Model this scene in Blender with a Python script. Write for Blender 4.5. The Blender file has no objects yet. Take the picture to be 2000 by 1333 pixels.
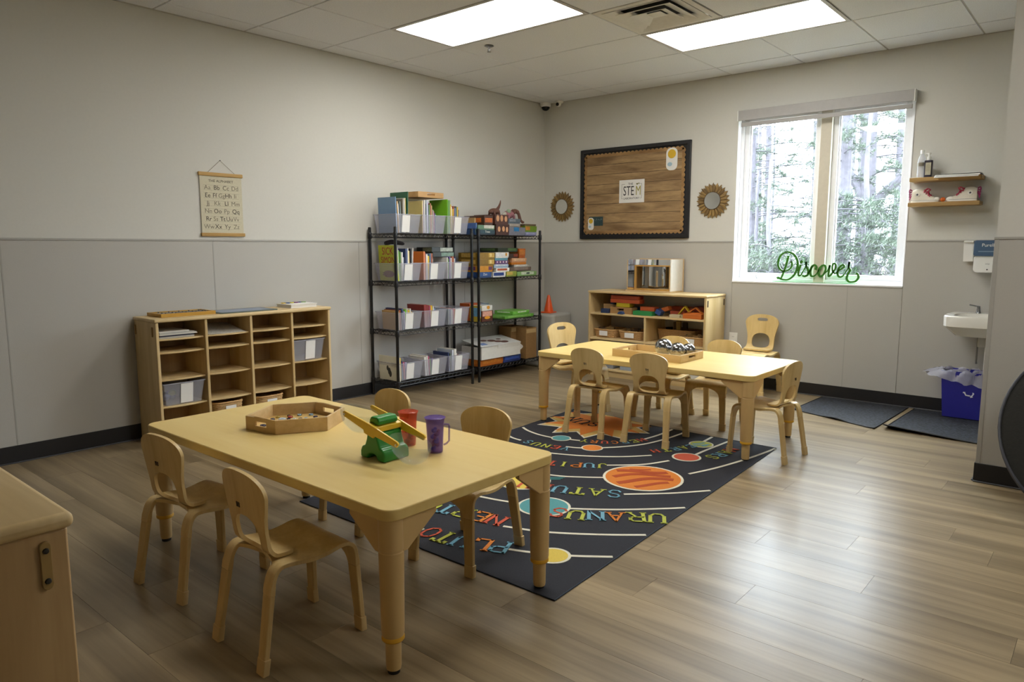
import bpy, bmesh, math, random
from mathutils import Vector, Matrix, Euler
random.seed(7)
R = math.radians
S = bpy.context.scene
COL = S.collection

# ---------------------------------------------------------------- camera
cam = bpy.data.objects.new('camera', bpy.data.cameras.new('camera'))
COL.objects.link(cam)
cam.location = (4.7445, -6.0993, 1.2243)
cam.rotation_euler = (R(90 - 7.472), 0, R(40.42))
cam.data.sensor_width = 36.0
cam.data.lens = 1406.08 / 2000 * 36
cam.data.clip_start = 0.02
S.camera = cam

# ---------------------------------------------------------------- world, exposure
SKY = 10.5            # overcast sky radiance
PANEL = 11.0         # ceiling panel radiance
w = bpy.data.worlds.new('overcast_sky'); S.world = w; w.use_nodes = True
bg = w.node_tree.nodes['Background']
# CIE standard overcast sky: brightness (1 + 2 sin elevation) / 3 of the zenith, same all round
_nt = w.node_tree; _tc = _nt.nodes.new('ShaderNodeTexCoord'); _sp = _nt.nodes.new('ShaderNodeSeparateXYZ'); _mr = _nt.nodes.new('ShaderNodeMapRange')
_nt.links.new(_tc.outputs['Generated'], _sp.inputs[0]); _nt.links.new(_sp.outputs['Z'], _mr.inputs[0])
_mr.inputs[1].default_value = 0.0; _mr.inputs[2].default_value = 1.0; _mr.inputs[3].default_value = SKY; _mr.inputs[4].default_value = SKY*3
_nt.links.new(_mr.outputs[0], bg.inputs[1])
bg.inputs[0].default_value = (0.80, 0.88, 1.0, 1)
S.view_settings.view_transform = 'Standard'
S.view_settings.look = 'None'
S.view_settings.exposure = 0.38
S.view_settings.gamma = 1.0
S.view_settings.use_curve_mapping = False

H = 2.683            # ceiling height
WN = 1.273           # wainscot height

# ---------------------------------------------------------------- materials
def lin(c):
    if isinstance(c, str):
        c = c.lstrip('#'); c = tuple(int(c[i:i+2], 16) / 255 for i in (0, 2, 4))
    return tuple(x / 12.92 if x <= .04045 else ((x + .055) / 1.055) ** 2.4 for x in c) + (1,)

MATS = {}
def newmat(name):
    m = bpy.data.materials.new(name); m.use_nodes = True
    nt = m.node_tree; b = nt.nodes['Principled BSDF']
    MATS[name] = m
    return m, nt, b

def nd(nt, t, **kw):
    n = nt.nodes.new(t)
    for k, v in kw.items(): setattr(n, k, v)
    return n

def mixc(nt, fac, a, b, mode='MIX'):
    n = nt.nodes.new('ShaderNodeMix'); n.data_type = 'RGBA'; n.blend_type = mode
    for i, v in ((0, fac), (6, a), (7, b)):
        if hasattr(v, 'is_linked') or hasattr(v, 'links'): nt.links.new(v, n.inputs[i])
        else: n.inputs[i].default_value = v
    return n.outputs[2]

def plain(name, col, rough=.5, metal=0, var=.06, scale=30, bump=0, spec=None, trans=0, coat=0):
    """simple procedural: base colour broken up by noise"""
    if name in MATS: return MATS[name]
    m, nt, b = newmat(name); c = lin(col)
    tc = nd(nt, 'ShaderNodeTexCoord'); nz = nd(nt, 'ShaderNodeTexNoise')
    nz.inputs['Scale'].default_value = scale; nz.inputs['Detail'].default_value = 3
    nt.links.new(tc.outputs['Object'], nz.inputs['Vector'])
    d = tuple(max(0, x * (1 - var * 1.6)) for x in c[:3]) + (1,)
    e = tuple(min(1, x * (1 + var)) for x in c[:3]) + (1,)
    nt.links.new(mixc(nt, nz.outputs['Fac'], d, e), b.inputs['Base Color'])
    b.inputs['Roughness'].default_value = rough; b.inputs['Metallic'].default_value = metal
    if spec is not None: b.inputs['Specular IOR Level'].default_value = spec
    if coat: b.inputs['Coat Weight'].default_value = coat
    if trans: b.inputs['Transmission Weight'].default_value = trans
    if bump:
        bp = nd(nt, 'ShaderNodeBump'); bp.inputs['Strength'].default_value = bump; bp.inputs['Distance'].default_value = .002
        nt.links.new(nz.outputs['Fac'], bp.inputs['Height']); nt.links.new(bp.outputs[0], b.inputs['Normal'])
    return m

def wood(name, light, dark, axis='x', rough=.4, scale=9, stretch=.07, amount=.75, knots=False, rnd=False, coat=0):
    if name in MATS: return MATS[name]
    m, nt, b = newmat(name)
    tc = nd(nt, 'ShaderNodeTexCoord'); mp = nd(nt, 'ShaderNodeMapping')
    sc = [1, 1, 1]; sc['xyz'.index(axis)] = stretch; mp.inputs['Scale'].default_value = sc
    nt.links.new(tc.outputs['Object'], mp.inputs['Vector'])
    if rnd:
        oi = nd(nt, 'ShaderNodeObjectInfo'); cmb = nd(nt, 'ShaderNodeCombineXYZ'); mul = nd(nt, 'ShaderNodeMath', operation='MULTIPLY')
        mul.inputs[1].default_value = 37.0; nt.links.new(oi.outputs['Random'], mul.inputs[0])
        for i in range(3): nt.links.new(mul.outputs[0], cmb.inputs[i])
        nt.links.new(cmb.outputs[0], mp.inputs['Location'])
    n1 = nd(nt, 'ShaderNodeTexNoise'); n1.inputs['Scale'].default_value = scale; n1.inputs['Detail'].default_value = 6; n1.inputs['Distortion'].default_value = .6
    n2 = nd(nt, 'ShaderNodeTexNoise'); n2.inputs['Scale'].default_value = scale * 7; n2.inputs['Detail'].default_value = 3
    for n in (n1, n2): nt.links.new(mp.outputs[0], n.inputs['Vector'])
    rp = nd(nt, 'ShaderNodeValToRGB'); rp.color_ramp.elements[0].position = .32; rp.color_ramp.elements[1].position = .68
    L, D = lin(light), lin(dark); mid = tuple(D[i] * amount + L[i] * (1 - amount) for i in range(3)) + (1,)
    rp.color_ramp.elements[0].color = mid; rp.color_ramp.elements[1].color = L
    nt.links.new(n1.outputs['Fac'], rp.inputs[0])
    f2 = nd(nt, 'ShaderNodeMapRange'); f2.inputs[1].default_value = .45; f2.inputs[2].default_value = .8; f2.inputs[4].default_value = .35
    nt.links.new(n2.outputs['Fac'], f2.inputs[0])
    out = mixc(nt, f2.outputs[0], rp.outputs[0], D)
    if rnd:
        hs = nd(nt, 'ShaderNodeHueSaturation'); mr = nd(nt, 'ShaderNodeMapRange'); mr.inputs[3].default_value = .94; mr.inputs[4].default_value = 1.04
        nt.links.new(oi.outputs['Random'], mr.inputs[0]); nt.links.new(mr.outputs[0], hs.inputs['Value']); nt.links.new(out, hs.inputs['Color']); out = hs.outputs[0]
    nt.links.new(out, b.inputs['Base Color'])
    b.inputs['Roughness'].default_value = rough
    if coat: b.inputs['Coat Weight'].default_value = coat; b.inputs['Coat Roughness'].default_value = .25
    bp = nd(nt, 'ShaderNodeBump'); bp.inputs['Strength'].default_value = .12; bp.inputs['Distance'].default_value = .001
    nt.links.new(n2.outputs['Fac'], bp.inputs['Height']); nt.links.new(bp.outputs[0], b.inputs['Normal'])
    return m

def emit(name, col, strength):
    m, nt, b = newmat(name); b.inputs['Base Color'].default_value = lin(col)
    b.inputs['Emission Color'].default_value = lin(col); b.inputs['Emission Strength'].default_value = strength
    return m

def clear(name, col, fac, rough=.15, spec=.5):
    """thin clear plastic: part see-through, part milky and glossy"""
    m, nt, b = newmat(name); b.inputs['Base Color'].default_value = lin(col); b.inputs['Roughness'].default_value = rough
    out = nt.nodes['Material Output']; mx = nd(nt, 'ShaderNodeMixShader'); tr = nd(nt, 'ShaderNodeBsdfTransparent')
    tr.inputs[0].default_value = tuple(.6 + .4 * x for x in lin(col)[:3]) + (1,)
    tc = nd(nt, 'ShaderNodeTexCoord'); nz = nd(nt, 'ShaderNodeTexNoise'); nz.inputs['Scale'].default_value = 12
    nt.links.new(tc.outputs['Object'], nz.inputs['Vector'])
    mr = nd(nt, 'ShaderNodeMapRange'); mr.inputs[3].default_value = fac * .75; mr.inputs[4].default_value = min(1, fac * 1.25)
    nt.links.new(nz.outputs['Fac'], mr.inputs[0])
    nt.links.new(mr.outputs[0], mx.inputs[0]); nt.links.new(tr.outputs[0], mx.inputs[1]); nt.links.new(b.outputs[0], mx.inputs[2])
    nt.links.new(mx.outputs[0], out.inputs['Surface'])
    return m

def C(hexcol, rough=.5, **k):            # any plain colour by its hex
    return plain('paint_%s_%d' % (hexcol.lstrip('#'), int(rough * 100)), hexcol, rough, **k)

# ---------------------------------------------------------------- mesh builder
def link(o, parent=None):
    COL.objects.link(o)
    if parent is not None: o.parent = parent
    return o

def finish(me, smooth=True, angle=35):
    if smooth:
        me.polygons.foreach_set('use_smooth', [True] * len(me.polygons))
        me.set_sharp_from_angle(angle=R(angle))
    me.update()

class MB:
    def __init__(s): s.v = []; s.f = []
    def add(s, vs, fs, M=None):
        o = len(s.v)
        s.v += [tuple(M @ Vector(p)) for p in vs] if M is not None else [tuple(p) for p in vs]
        s.f += [tuple(i + o for i in f) for f in fs]; return s
    def box(s, x0, x1, y0, y1, z0, z1, M=None):
        return s.add([(x0,y0,z0),(x1,y0,z0),(x1,y1,z0),(x0,y1,z0),(x0,y0,z1),(x1,y0,z1),(x1,y1,z1),(x0,y1,z1)],
            [(3,2,1,0),(4,5,6,7),(0,1,5,4),(1,2,6,5),(2,3,7,6),(3,0,4,7)], M)
    def frustum(s, b, t, z0, z1, M=None):    # b,t = (x0,x1,y0,y1)
        return s.add([(b[0],b[2],z0),(b[1],b[2],z0),(b[1],b[3],z0),(b[0],b[3],z0),(t[0],t[2],z1),(t[1],t[2],z1),(t[1],t[3],z1),(t[0],t[3],z1)],
            [(3,2,1,0),(4,5,6,7),(0,1,5,4),(1,2,6,5),(2,3,7,6),(3,0,4,7)], M)
    def prism(s, poly, a, b, plane='xy', M=None):
        def P(p, h): return (p[0],p[1],h) if plane == 'xy' else (p[0],h,p[1]) if plane == 'xz' else (h,p[0],p[1])
        n = len(poly); vs = [P(p, a) for p in poly] + [P(p, b) for p in poly]
        return s.add(vs, [tuple(range(n))[::-1], tuple(range(n, 2*n))] + [(i,(i+1)%n,(i+1)%n+n,i+n) for i in range(n)], M)
    def tube(s, pts, r, n=8, closed=False, caps=True, M=None, flat=None):
        pts = [Vector(p) for p in pts]; m = len(pts); rs = r if isinstance(r, (list, tuple)) else [r] * m
        vs = []; up = None
        for i, p in enumerate(pts):
            a = pts[(i-1) % m] if (closed or i > 0) else p; b = pts[(i+1) % m] if (closed or i < m-1) else p
            t = (b - a)
            t = t.normalized() if t.length > 1e-9 else Vector((0,0,1))
            if up is None: up = Vector((0,0,1)) if abs(t.z) < .9 else Vector((1,0,0))
            x = t.cross(up)
            if x.length < 1e-6: x = t.cross(Vector((0.3,1,.2)))
            x.normalize(); y = x.cross(t).normalized(); up = y
            for k in range(n):
                an = 2*math.pi*k/n
                vs.append(p + x*math.cos(an)*rs[i] + y*math.sin(an)*rs[i]*(flat or 1))
        fs = []
        for i in range(m if closed else m-1):
            for k in range(n):
                fs.append((i*n+k, i*n+(k+1)%n, ((i+1)%m)*n+(k+1)%n, ((i+1)%m)*n+k))
        if caps and not closed: fs += [tuple(range(n))[::-1], tuple(range((m-1)*n, m*n))]
        return s.add(vs, fs, M)
    def lathe(s, prof, c=(0,0,0), n=24, M=None):
        vs = []; fs = []; m = len(prof)
        for (r, z) in prof:
            for k in range(n):
                a = 2*math.pi*k/n; vs.append((c[0]+r*math.cos(a), c[1]+r*math.sin(a), c[2]+z))
        for i in range(m-1):
            for k in range(n): fs.append((i*n+k, i*n+(k+1)%n, (i+1)*n+(k+1)%n, (i+1)*n+k))
        if prof[0][0] > 1e-6: fs.append(tuple(range(n))[::-1])
        if prof[-1][0] > 1e-6: fs.append(tuple(range((m-1)*n, m*n)))
        return s.add(vs, fs, M)
    def ball(s, c, r, n=12, m=8, sc=(1,1,1), M=None):
        p = [(r*math.sin(math.pi*i/m)+1e-7, -r*math.cos(math.pi*i/m)) for i in range(m+1)]
        vs = []; fs = []
        for (q, z) in p:
            for k in range(n):
                a = 2*math.pi*k/n; vs.append((c[0]+q*math.cos(a)*sc[0], c[1]+q*math.sin(a)*sc[1], c[2]+z*sc[2]))
        for i in range(m):
            for k in range(n): fs.append((i*n+k, i*n+(k+1)%n, (i+1)*n+(k+1)%n, (i+1)*n+k))
        return s.add(vs, fs, M)
    def mesh(s, name, smooth=True, angle=35):
        me = bpy.data.meshes.new(name); me.from_pydata(s.v, [], s.f)
        bm = bmesh.new(); bm.from_mesh(me); bmesh.ops.remove_doubles(bm, verts=bm.verts, dist=1e-6)
        bmesh.ops.recalc_face_normals(bm, faces=bm.faces); bm.to_mesh(me); bm.free()
        finish(me, smooth, angle); return me
    def build(s, name, mat, parent=None, bevel=0, seg=2, smooth=True, loc=None, rot=None, angle=35):
        o = bpy.data.objects.new(name, s.mesh(name, smooth, angle)); o.data.materials.append(mat); link(o, parent)
        if bevel:
            b = o.modifiers.new('bevel', 'BEVEL'); b.width = bevel; b.segments = seg; b.limit_method = 'ANGLE'; b.angle_limit = R(40)
        if loc is not None: o.location = loc
        if rot is not None: o.rotation_euler = rot
        return o

def tag(o, label=None, cat=None, group=None, kind=None):
    if label: o['label'] = label
    if cat: o['category'] = cat
    if group: o['group'] = group
    if kind: o['kind'] = kind
    return o
def thing(name, label, cat, loc=(0,0,0), rz=0, group=None):
    o = bpy.data.objects.new(name, None); o.empty_display_size = .05; link(o); o.location = loc; o.rotation_euler = (0,0,rz)
    return tag(o, label, cat, group)
def bxo(name, mat, x0, x1, y0, y1, z0, z1, parent=None, bevel=0, seg=2, **k):
    return MB().box(x0,x1,y0,y1,z0,z1).build(name, mat, parent, bevel, seg, **k)
def copy_tree(o, parent=None):
    c = o.copy(); COL.objects.link(c); c.parent = parent
    for ch in list(o.children): copy_tree(ch, c)
    return c
def struct(o): o['kind'] = 'structure'; return o

def cr(pts, n=8, closed=False):            # Catmull-Rom through points
    P = [Vector(p) for p in pts]; m = len(P); out = []
    rng = range(m if closed else m-1)
    for i in rng:
        if closed: a,b,c,d = P[(i-1)%m],P[i],P[(i+1)%m],P[(i+2)%m]
        else: a,b,c,d = P[max(i-1,0)],P[i],P[i+1],P[min(i+2,m-1)]
        for k in range(n):
            t = k/n; out.append(.5*((2*b)+(c-a)*t+(2*a-5*b+4*c-d)*t*t+(3*b-a-3*c+d)*t**3))
    if not closed: out.append(P[-1])
    return out
def rrect(x0, x1, y0, y1, r, n=6):
    o = []
    for cx, cy, a0 in ((x1-r,y0+r,-90),(x1-r,y1-r,0),(x0+r,y1-r,90),(x0+r,y0+r,180)):
        for k in range(n+1): a = R(a0+90*k/n); o.append((cx+r*math.cos(a), cy+r*math.sin(a)))
    return o
def lerp(a, b, t): return a + (b-a)*t
def interp(tab, x):
    for (x0, y0), (x1, y1) in zip(tab, tab[1:]):
        if x <= x1: return lerp(y0, y1, max(0, min(1, (x-x0)/(x1-x0))))
    return tab[-1][1]

_txt = {}
def text_mesh(s, size, ext=.0006, align='CENTER'):
    cu = bpy.data.curves.new('t', 'FONT'); cu.body = s; cu.size = size; cu.extrude = ext; cu.align_x = align; cu.align_y = 'CENTER'; cu.resolution_u = 3
    o = bpy.data.objects.new('t', cu); COL.objects.link(o)
    dg = bpy.context.evaluated_depsgraph_get(); me = bpy.data.meshes.new_from_object(o.evaluated_get(dg))
    bpy.data.objects.remove(o); bpy.data.curves.remove(cu); return me
def text(name, s, size, mat, parent, loc, rot, ext=.0006, sx=1, align='CENTER', bold=0):
    me = text_mesh(s, size, ext, align); me.name = name; me.materials.clear(); me.materials.append(mat)
    o = bpy.data.objects.new(name, me); link(o, parent); o.location = loc; o.rotation_euler = rot; o.scale = (sx, 1, 1); return o
FACE_PX = (R(90), 0, R(90))      # text facing +x (read from inside the room on the left wall)
FACE_NY = (R(90), 0, 0)          # text facing -y

# shared materials
M_wall = plain('wall_paint', '#d1cfc7', .75, var=.02, scale=60, bump=.08)
M_wains = plain('wainscot_vinyl', '#b7b4ad', .55, var=.03, scale=180, bump=.1)
M_wains2 = plain('wainscot_trim', '#aaa7a0', .5, var=.02)
M_base = plain('rubber_base', '#1b1a1c', .45, var=.1)
M_basetoe = plain('rubber_base_toe', '#3b3c42', .35)
M_tile_c = plain('ceiling_tile', '#e7e9ee', .9, var=.16, scale=170, bump=.6)
M_tee = plain('ceiling_tee', '#b4b1ac', .5)
M_white = plain('white_plastic', '#eeeeea', .4, var=.02)
M_vinyl = plain('white_vinyl', '#f0f0f2', .35, var=.02)
M_maple = wood('maple', '#dcc392', '#b5965f', 'z', .42)
M_maple_x = wood('maple_x', '#dcc392', '#b5965f', 'x', .42)
M_maple_y = wood('maple_y', '#dcc392', '#b5965f', 'y', .42)
M_ply = wood('birch_ply', '#dec48a', '#bc9a5c', 'z', .38, scale=14, amount=.6)
M_top = wood('maple_laminate', '#e4cb88', '#d6b568', 'x', .36, scale=5, amount=.5)
M_top.node_tree.nodes['Principled BSDF'].inputs['Specular IOR Level'].default_value = .28
M_topedge = plain('table_edge', '#cda970', .45)
M_tleg = plain('table_leg_plastic', '#cfae75', .42, var=.03)
M_yring = plain('yellow_ring', '#d9a52a', .4)
M_black = plain('black_enamel', '#141416', .35, var=.15)
M_blackfoot = plain('black_rubber', '#16140f', .7)
M_floor = wood('vinyl_plank', '#a08d6e', '#665740', 'x', .31, scale=11, stretch=.05, amount=.85, rnd=True)
M_paper = plain('paper_white', '#e9e7e2', .7, var=.02)
M_clear = clear('clear_bin_plastic', '#e6e6ee', .19, .12)
M_chrome = plain('chrome', '#b4b6ba', .07, 1, var=.01)
M_mirror = plain('mirror_glass', '#e4e6e6', .02, 1, var=.0)
M_steel = plain('steel', '#8d8e90', .3, 1)
# ================================================================ room shell
XR, YF = 6.6, -9.0
WX0, WX1, WZ0, WZ1 = 2.10, 3.455, .925, 2.36      # window opening
# floor
fl = struct(bxo('floor', plain('subfloor', '#4a3c2c', .7), -.12, XR, YF, .16, -.12, -.008))
PW, PL, GAP = .1815, 1.2195, .0009
def plank_mesh(l):
    return MB().box(0, l-GAP, 0, PW-GAP, -.0079, 0).mesh('plank', smooth=False)
offs = [.31, .92, .61, 1.2195, .15, .77, .46, 1.07]
cache = {}
rest = MB(); npl = 0; row = 0; y = 0.0
while y > YF + .05:
    y0 = y - PW; x = 0.0; first = True
    while x < XR - .01:
        l = offs[(row*3) % 8] if first else PL
        first = False
        l = min(l, XR - x)
        if y0 > -6.3 and x < 5.2 and npl < 297:
            k = round(l, 3)
            if k not in cache:
                cache[k] = plank_mesh(l); cache[k].materials.append(M_floor)
            o = bpy.data.objects.new('plank', cache[k]); link(o, fl); o.location = (x, y0, 0); npl += 1
        else:
            rest.box(x, x+l-GAP, y0, y0+PW-GAP, -.0079, 0)
        x += l
    y = y0; row += 1
tag(rest.build('plank_field', M_floor, fl, smooth=False), kind='stuff')

# walls
wl = struct(bxo('wall_left', M_wall, -.12, 0, YF, .16, 0, H+.05))
mb = MB().box(0, WX0, 0, .16, 0, H+.05).box(WX1, XR, 0, .16, 0, H+.05).box(WX0, WX1, 0, .16, 0, WZ0).box(WX0, WX1, 0, .16, WZ1, H+.05)
wb = struct(mb.build('wall_back', M_wall, smooth=False))
wr = struct(bxo('wall_right', M_wall, XR, XR+.12, YF, .16, 0, H+.05))
wf = struct(bxo('wall_front', M_wall, -.12, XR+.12, YF-.12, YF, 0, H+.05))
PX, PY = 4.227, -1.727
wp = struct(bxo('wall_partition', M_wall, PX, XR, PY, PY+.13, 0, H+.05))
# wainscot panels, one object each
T = .005
def panels_left():
    ys = [-.0, -1.221, -2.442, -3.663, -4.884, -6.105, -7.326, -8.547, YF]
    for a, b in zip(ys, ys[1:]): bxo('wainscot_panel', M_wains, 0, T, b+.0012, a-.0012, .098, WN-.012, wl, .0008)
    for a, b in zip(ys, ys[1:]): bxo('panel_cap', M_wains2, 0, T+.004, b, a, WN-.012, WN, wl, .001)
    for a in ys[1:-1]: bxo('seam_strip', M_wains2, 0, T+.0012, a-.0035, a+.0035, .098, WN-.012, wl)
panels_left()
def back_panel(x0, x1, z0, z1):
    bxo('wainscot_panel', M_wains, x0+.0012, x1-.0012, -T, 0, z0, z1, wb, .0008)
for a, b in ((T, WX0), (WX1, 4.28), (4.28, 5.5), (5.5, XR)): back_panel(a, b, .098, WN-.012)
for a, b in ((WX0, 3.06), (3.06, WX1)): back_panel(a, b, .098, WZ0)
for a in (4.28,): bxo('seam_strip', M_wains2, a-.0035, a+.0035, -T-.0012, 0, .098, WN-.012, wb)
bxo('seam_strip', M_wains2, 3.0565, 3.0635, -T-.0012, 0, .098, WZ0, wb)
for a, b in ((0, WX0), (WX1, XR)): bxo('panel_cap', M_wains2, a, b, -T-.004, 0, WN-.012, WN, wb, .001)
bxo('wainscot_panel', M_wains, PX+.012, XR, PY-T, PY, .098, WN-.012, wp, .0008)
bxo('wainscot_panel', M_wains, PX-T, PX, PY, PY+.13, .098, WN-.012, wp, .0008)
bxo('corner_strip', M_wains2, PX-T-.001, PX+.014, PY-T-.002, PY-.0005, .098, WN-.012, wp, .001)
bxo('panel_cap', M_wains2, PX-T-.003, XR, PY-T-.004, PY, WN-.012, WN, wp, .001)
# baseboards: rubber cove with a toe
def baseb(name, poly_lo, x0, x1, y0, y1, nx, ny):
    """run from (x0,y0) to (x1,y1) on a wall whose inward normal is (nx,ny)"""
    t, toe = .006, .016
    mb, mt = MB(), MB()
    def run(m, o0, o1, z0, z1):
        a = [(x0+nx*o0, y0+ny*o0), (x1+nx*o0, y1+ny*o0), (x1+nx*o1, y1+ny*o1), (x0+nx*o1, y0+ny*o1)]
        m.prism(a, z0, z1)
    run(mb, T, t+T, .0, .100); o = struct(mb.build(name, M_base, bevel=.0015))
    run(mt, t+T, toe+T, .0, .007); mt.build('cove_toe', M_basetoe, o, bevel=.003)
    return o
baseb('baseboard_left', 0, 0, 0, YF, -.012, 1, 0)
baseb('baseboard_back', 0, .012, XR, 0, 0, 0, -1)
baseb('baseboard_partition', 0, PX-.011, XR, PY, PY, 0, -1)
baseb('baseboard_partition_end', 0, PX, PX, PY-.005, PY+.13, -1, 0)

# ---------------------------------------------------------------- ceiling: tees and tiles
ce = struct(bxo('ceiling', plain('ceiling_deck', '#5a564e', .9), -.12, XR+.12, YF-.12, .16, H+.05, H+.12))
a0, b0, F = .196, .317, .6096
gx = [0, a0, a0+F, a0+3*F, a0+5*F, a0+6*F, a0+8*F, a0+10*F, XR]
gy = [0] + [-(b0+F*i) for i in range(0, 15)] + [YF]
gy = [y for y in gy if y >= YF]
LIGHTS = [(2, 4, True), (3, 2, True), (3, 6, False), (6, 5, False)]     # (column, row)
DIFF = (3, 3)
tm = {}
for i in range(len(gx)-1):
    for j in range(len(gy)-1):
        x0, x1, y1, y0 = gx[i], gx[i+1], gy[j], gy[j+1]
        if any((i, j) == (l[0], l[1]) for l in LIGHTS): continue
        spans = [(x0, x1)]
        if i == 3 and j in (0, 1): spans = [(x0, (x0+x1)/2), ((x0+x1)/2, x1)]
        if (i, j) == DIFF: spans = [((x0+x1)/2, x1)]
        for (p, q_) in spans:
            k = (round(q_-p, 3), round(y1-y0, 3))
            if k not in tm:
                g = .007; mb = MB()
                mb.frustum((0+g, k[0]-g, 0+g, k[1]-g), (g-.003, k[0]-g+.003, g-.003, k[1]-g+.003), 0, .006)
                mb.box(.002, k[0]-.002, .002, k[1]-.002, .006, .018)
                tm[k] = mb.mesh('tile', smooth=False); tm[k].materials.append(M_tile_c)
            o = bpy.data.objects.new('ceiling_tile', tm[k]); link(o, ce); o.location = (p, y0, H)
for x in gx[1:-1]: bxo('main_tee', M_tee, x-.0075, x+.0075, YF, 0, H+.0045, H+.03, ce)
for y in gy[1:-1]: bxo('cross_tee', M_tee, 0, XR, y-.0075, y+.0075, H+.0043, H+.031, ce)
bxo('wall_angle', M_tee, 0, .02, YF, 0, H-.001, H+.002, ce); bxo('wall_angle', M_tee, 0, XR, -.02, 0, H-.0012, H+.0018, ce)
# troffers
M_lens = emit('light_lens', '#fffdf8', PANEL); M_lframe = plain('troffer_frame', '#c9c6c4', .4)
for n, (i, j, vis) in enumerate(LIGHTS):
    x0, x1, y1, y0 = gx[i], gx[i+1], gy[j], gy[j+1]
    lab = ['lit ceiling light panel crossing the middle of the room above the cubby side', 'lit ceiling light panel next to the air vent near the window',
           'lit ceiling light panel above the near table', 'lit ceiling light panel in front of the partition wall'][n]
    L = thing('ceiling_light', lab, 'ceiling light', (x0, y0, H), 0, None)
    wx, wy = x1-x0, y1-y0
    mb = MB()
    for q_ in ((.006, wx-.006, .006, .032), (.006, wx-.006, wy-.032, wy-.006), (.006, .032, .032, wy-.032), (wx-.032, wx-.006, .032, wy-.032)): mb.box(*q_, -.002, .03)
    mb.build('frame', M_lframe, L, .001)
    bxo('lens', M_lens, .032, wx-.032, .032, wy-.032, .004, .012, L)
# air vent: stepped square diffuser
i, j = DIFF; x0, y0 = gx[i], gy[j+1]
V = thing('air_vent', 'square white stepped ceiling air diffuser between the two light panels', 'vent', (x0, y0, H))
mv = plain('vent_metal', '#dedcd8', .4)
mb = MB(); s = F
for q_ in ((.008, s-.008, .008, .05), (.008, s-.008, s-.05, s-.008), (.008, .05, .05, s-.05), (s-.05, s-.008, .05, s-.05)): mb.box(*q_, -.001, .012)
mb.build('face_frame', mv, V, .002)
bxo('duct', plain('vent_dark', '#55524e', .8), .05, s-.05, .05, s-.05, .036, .046, V)
for k, (o_, i_) in enumerate(((.052, .132), (.116, .196), (.180, .252))):
    mb = MB()
    c = s/2; O, I = c-o_, c-i_
    for sgn in range(4):
        M = Matrix.Translation((c, c, 0)) @ Matrix.Rotation(R(90*sgn), 4, 'Z')
        t = .003
        vs = [(-O, -O, -.004-k*.005), (O, -O, -.004-k*.005), (I, -I, .020-k*.004), (-I, -I, .020-k*.004)]
        vs += [(p[0], p[1], p[2]+t) for p in vs]
        mb.add(vs, [(0,1,2,3),(7,6,5,4),(0,4,5,1),(1,5,6,2),(2,6,7,3),(3,7,4,0)], M)
    mb.build('cone_louver', mv, V)
mb = MB().frustum((s/2-.05, s/2+.05, s/2-.05, s/2+.05), (s/2-.02, s/2+.02, s/2-.02, s/2+.02), .004, .02); mb.build('centre_cone', mv, V)
# sprinkler, cameras
V = thing('sprinkler', 'small metal fire sprinkler head hanging from the ceiling tile', 'sprinkler', (1.05, -2.02, H))
MB().lathe([(.032, 0), (.036, -.004), (.028, -.008), (.012, -.009)], n=20).build('escutcheon', M_steel, V)
MB().tube([(0,0,-.008), (0,0,-.024)], .007, 10).tube([(-.008,0,-.022), (-.012,0,-.032), (0,0,-.044)], .0025, 6).tube([(.008,0,-.022), (.012,0,-.032), (0,0,-.044)], .0025, 6).build('frame', M_steel, V)
MB().lathe([(.014, -.046), (.016, -.044), (.002, -.042)], n=14).build('deflector', M_steel, V)
mg = plain('camera_glass', '#0c0c0e', .08)
V = thing('dome_camera', 'larger white dome security camera hanging in the ceiling corner', 'camera', (.062, -.07, H-.001))
MB().lathe([(.055, 0), (.055, -.03), (.048, -.036), (.045, -.04)], n=24).build('housing', M_white, V)
MB().lathe([(.043, -.036), (.042, -.05), (.03, -.068), (.012, -.076), (0.0001, -.077)], n=24).build('dome', mg, V)
V = thing('eyeball_camera', 'small white eyeball security camera on the ceiling above the back wall', 'camera', (.235, -.07, H-.001))
MB().lathe([(.042, 0), (.044, -.012), (.036, -.022), (.02, -.026)], n=20).build('base', M_white, V)
MB().ball((0, -.012, -.032), .028, 16, 10).build('eyeball', M_white, V)
MB().lathe([(.017, .0), (.016, .008), (.0001, .011)], n=16, M=Matrix.Translation((.006, -.036, -.038)) @ Matrix.Rotation(R(100), 4, 'X')).build('lens', mg, V)
# outlet
V = thing('wall_outlet', 'white electrical outlet plate low on the grey back wall beside the block shelf', 'outlet', (2.132, -T, .412))
bxo('plate', M_white, -.037, .037, -.006, 0, -.058, .058, V, .002)
for dz in (-.021, .021):
    r_ = MB().prism(rrect(-.017, .017, dz-.014, dz+.014, .006, 4), -.0085, -.006, 'xz').build('receptacle', M_white, V)
    for dx in (-.006, .006): bxo('slot', M_blackfoot, dx-.001, dx+.001, -.0088, -.008, dz-.003, dz+.006, r_)

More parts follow.
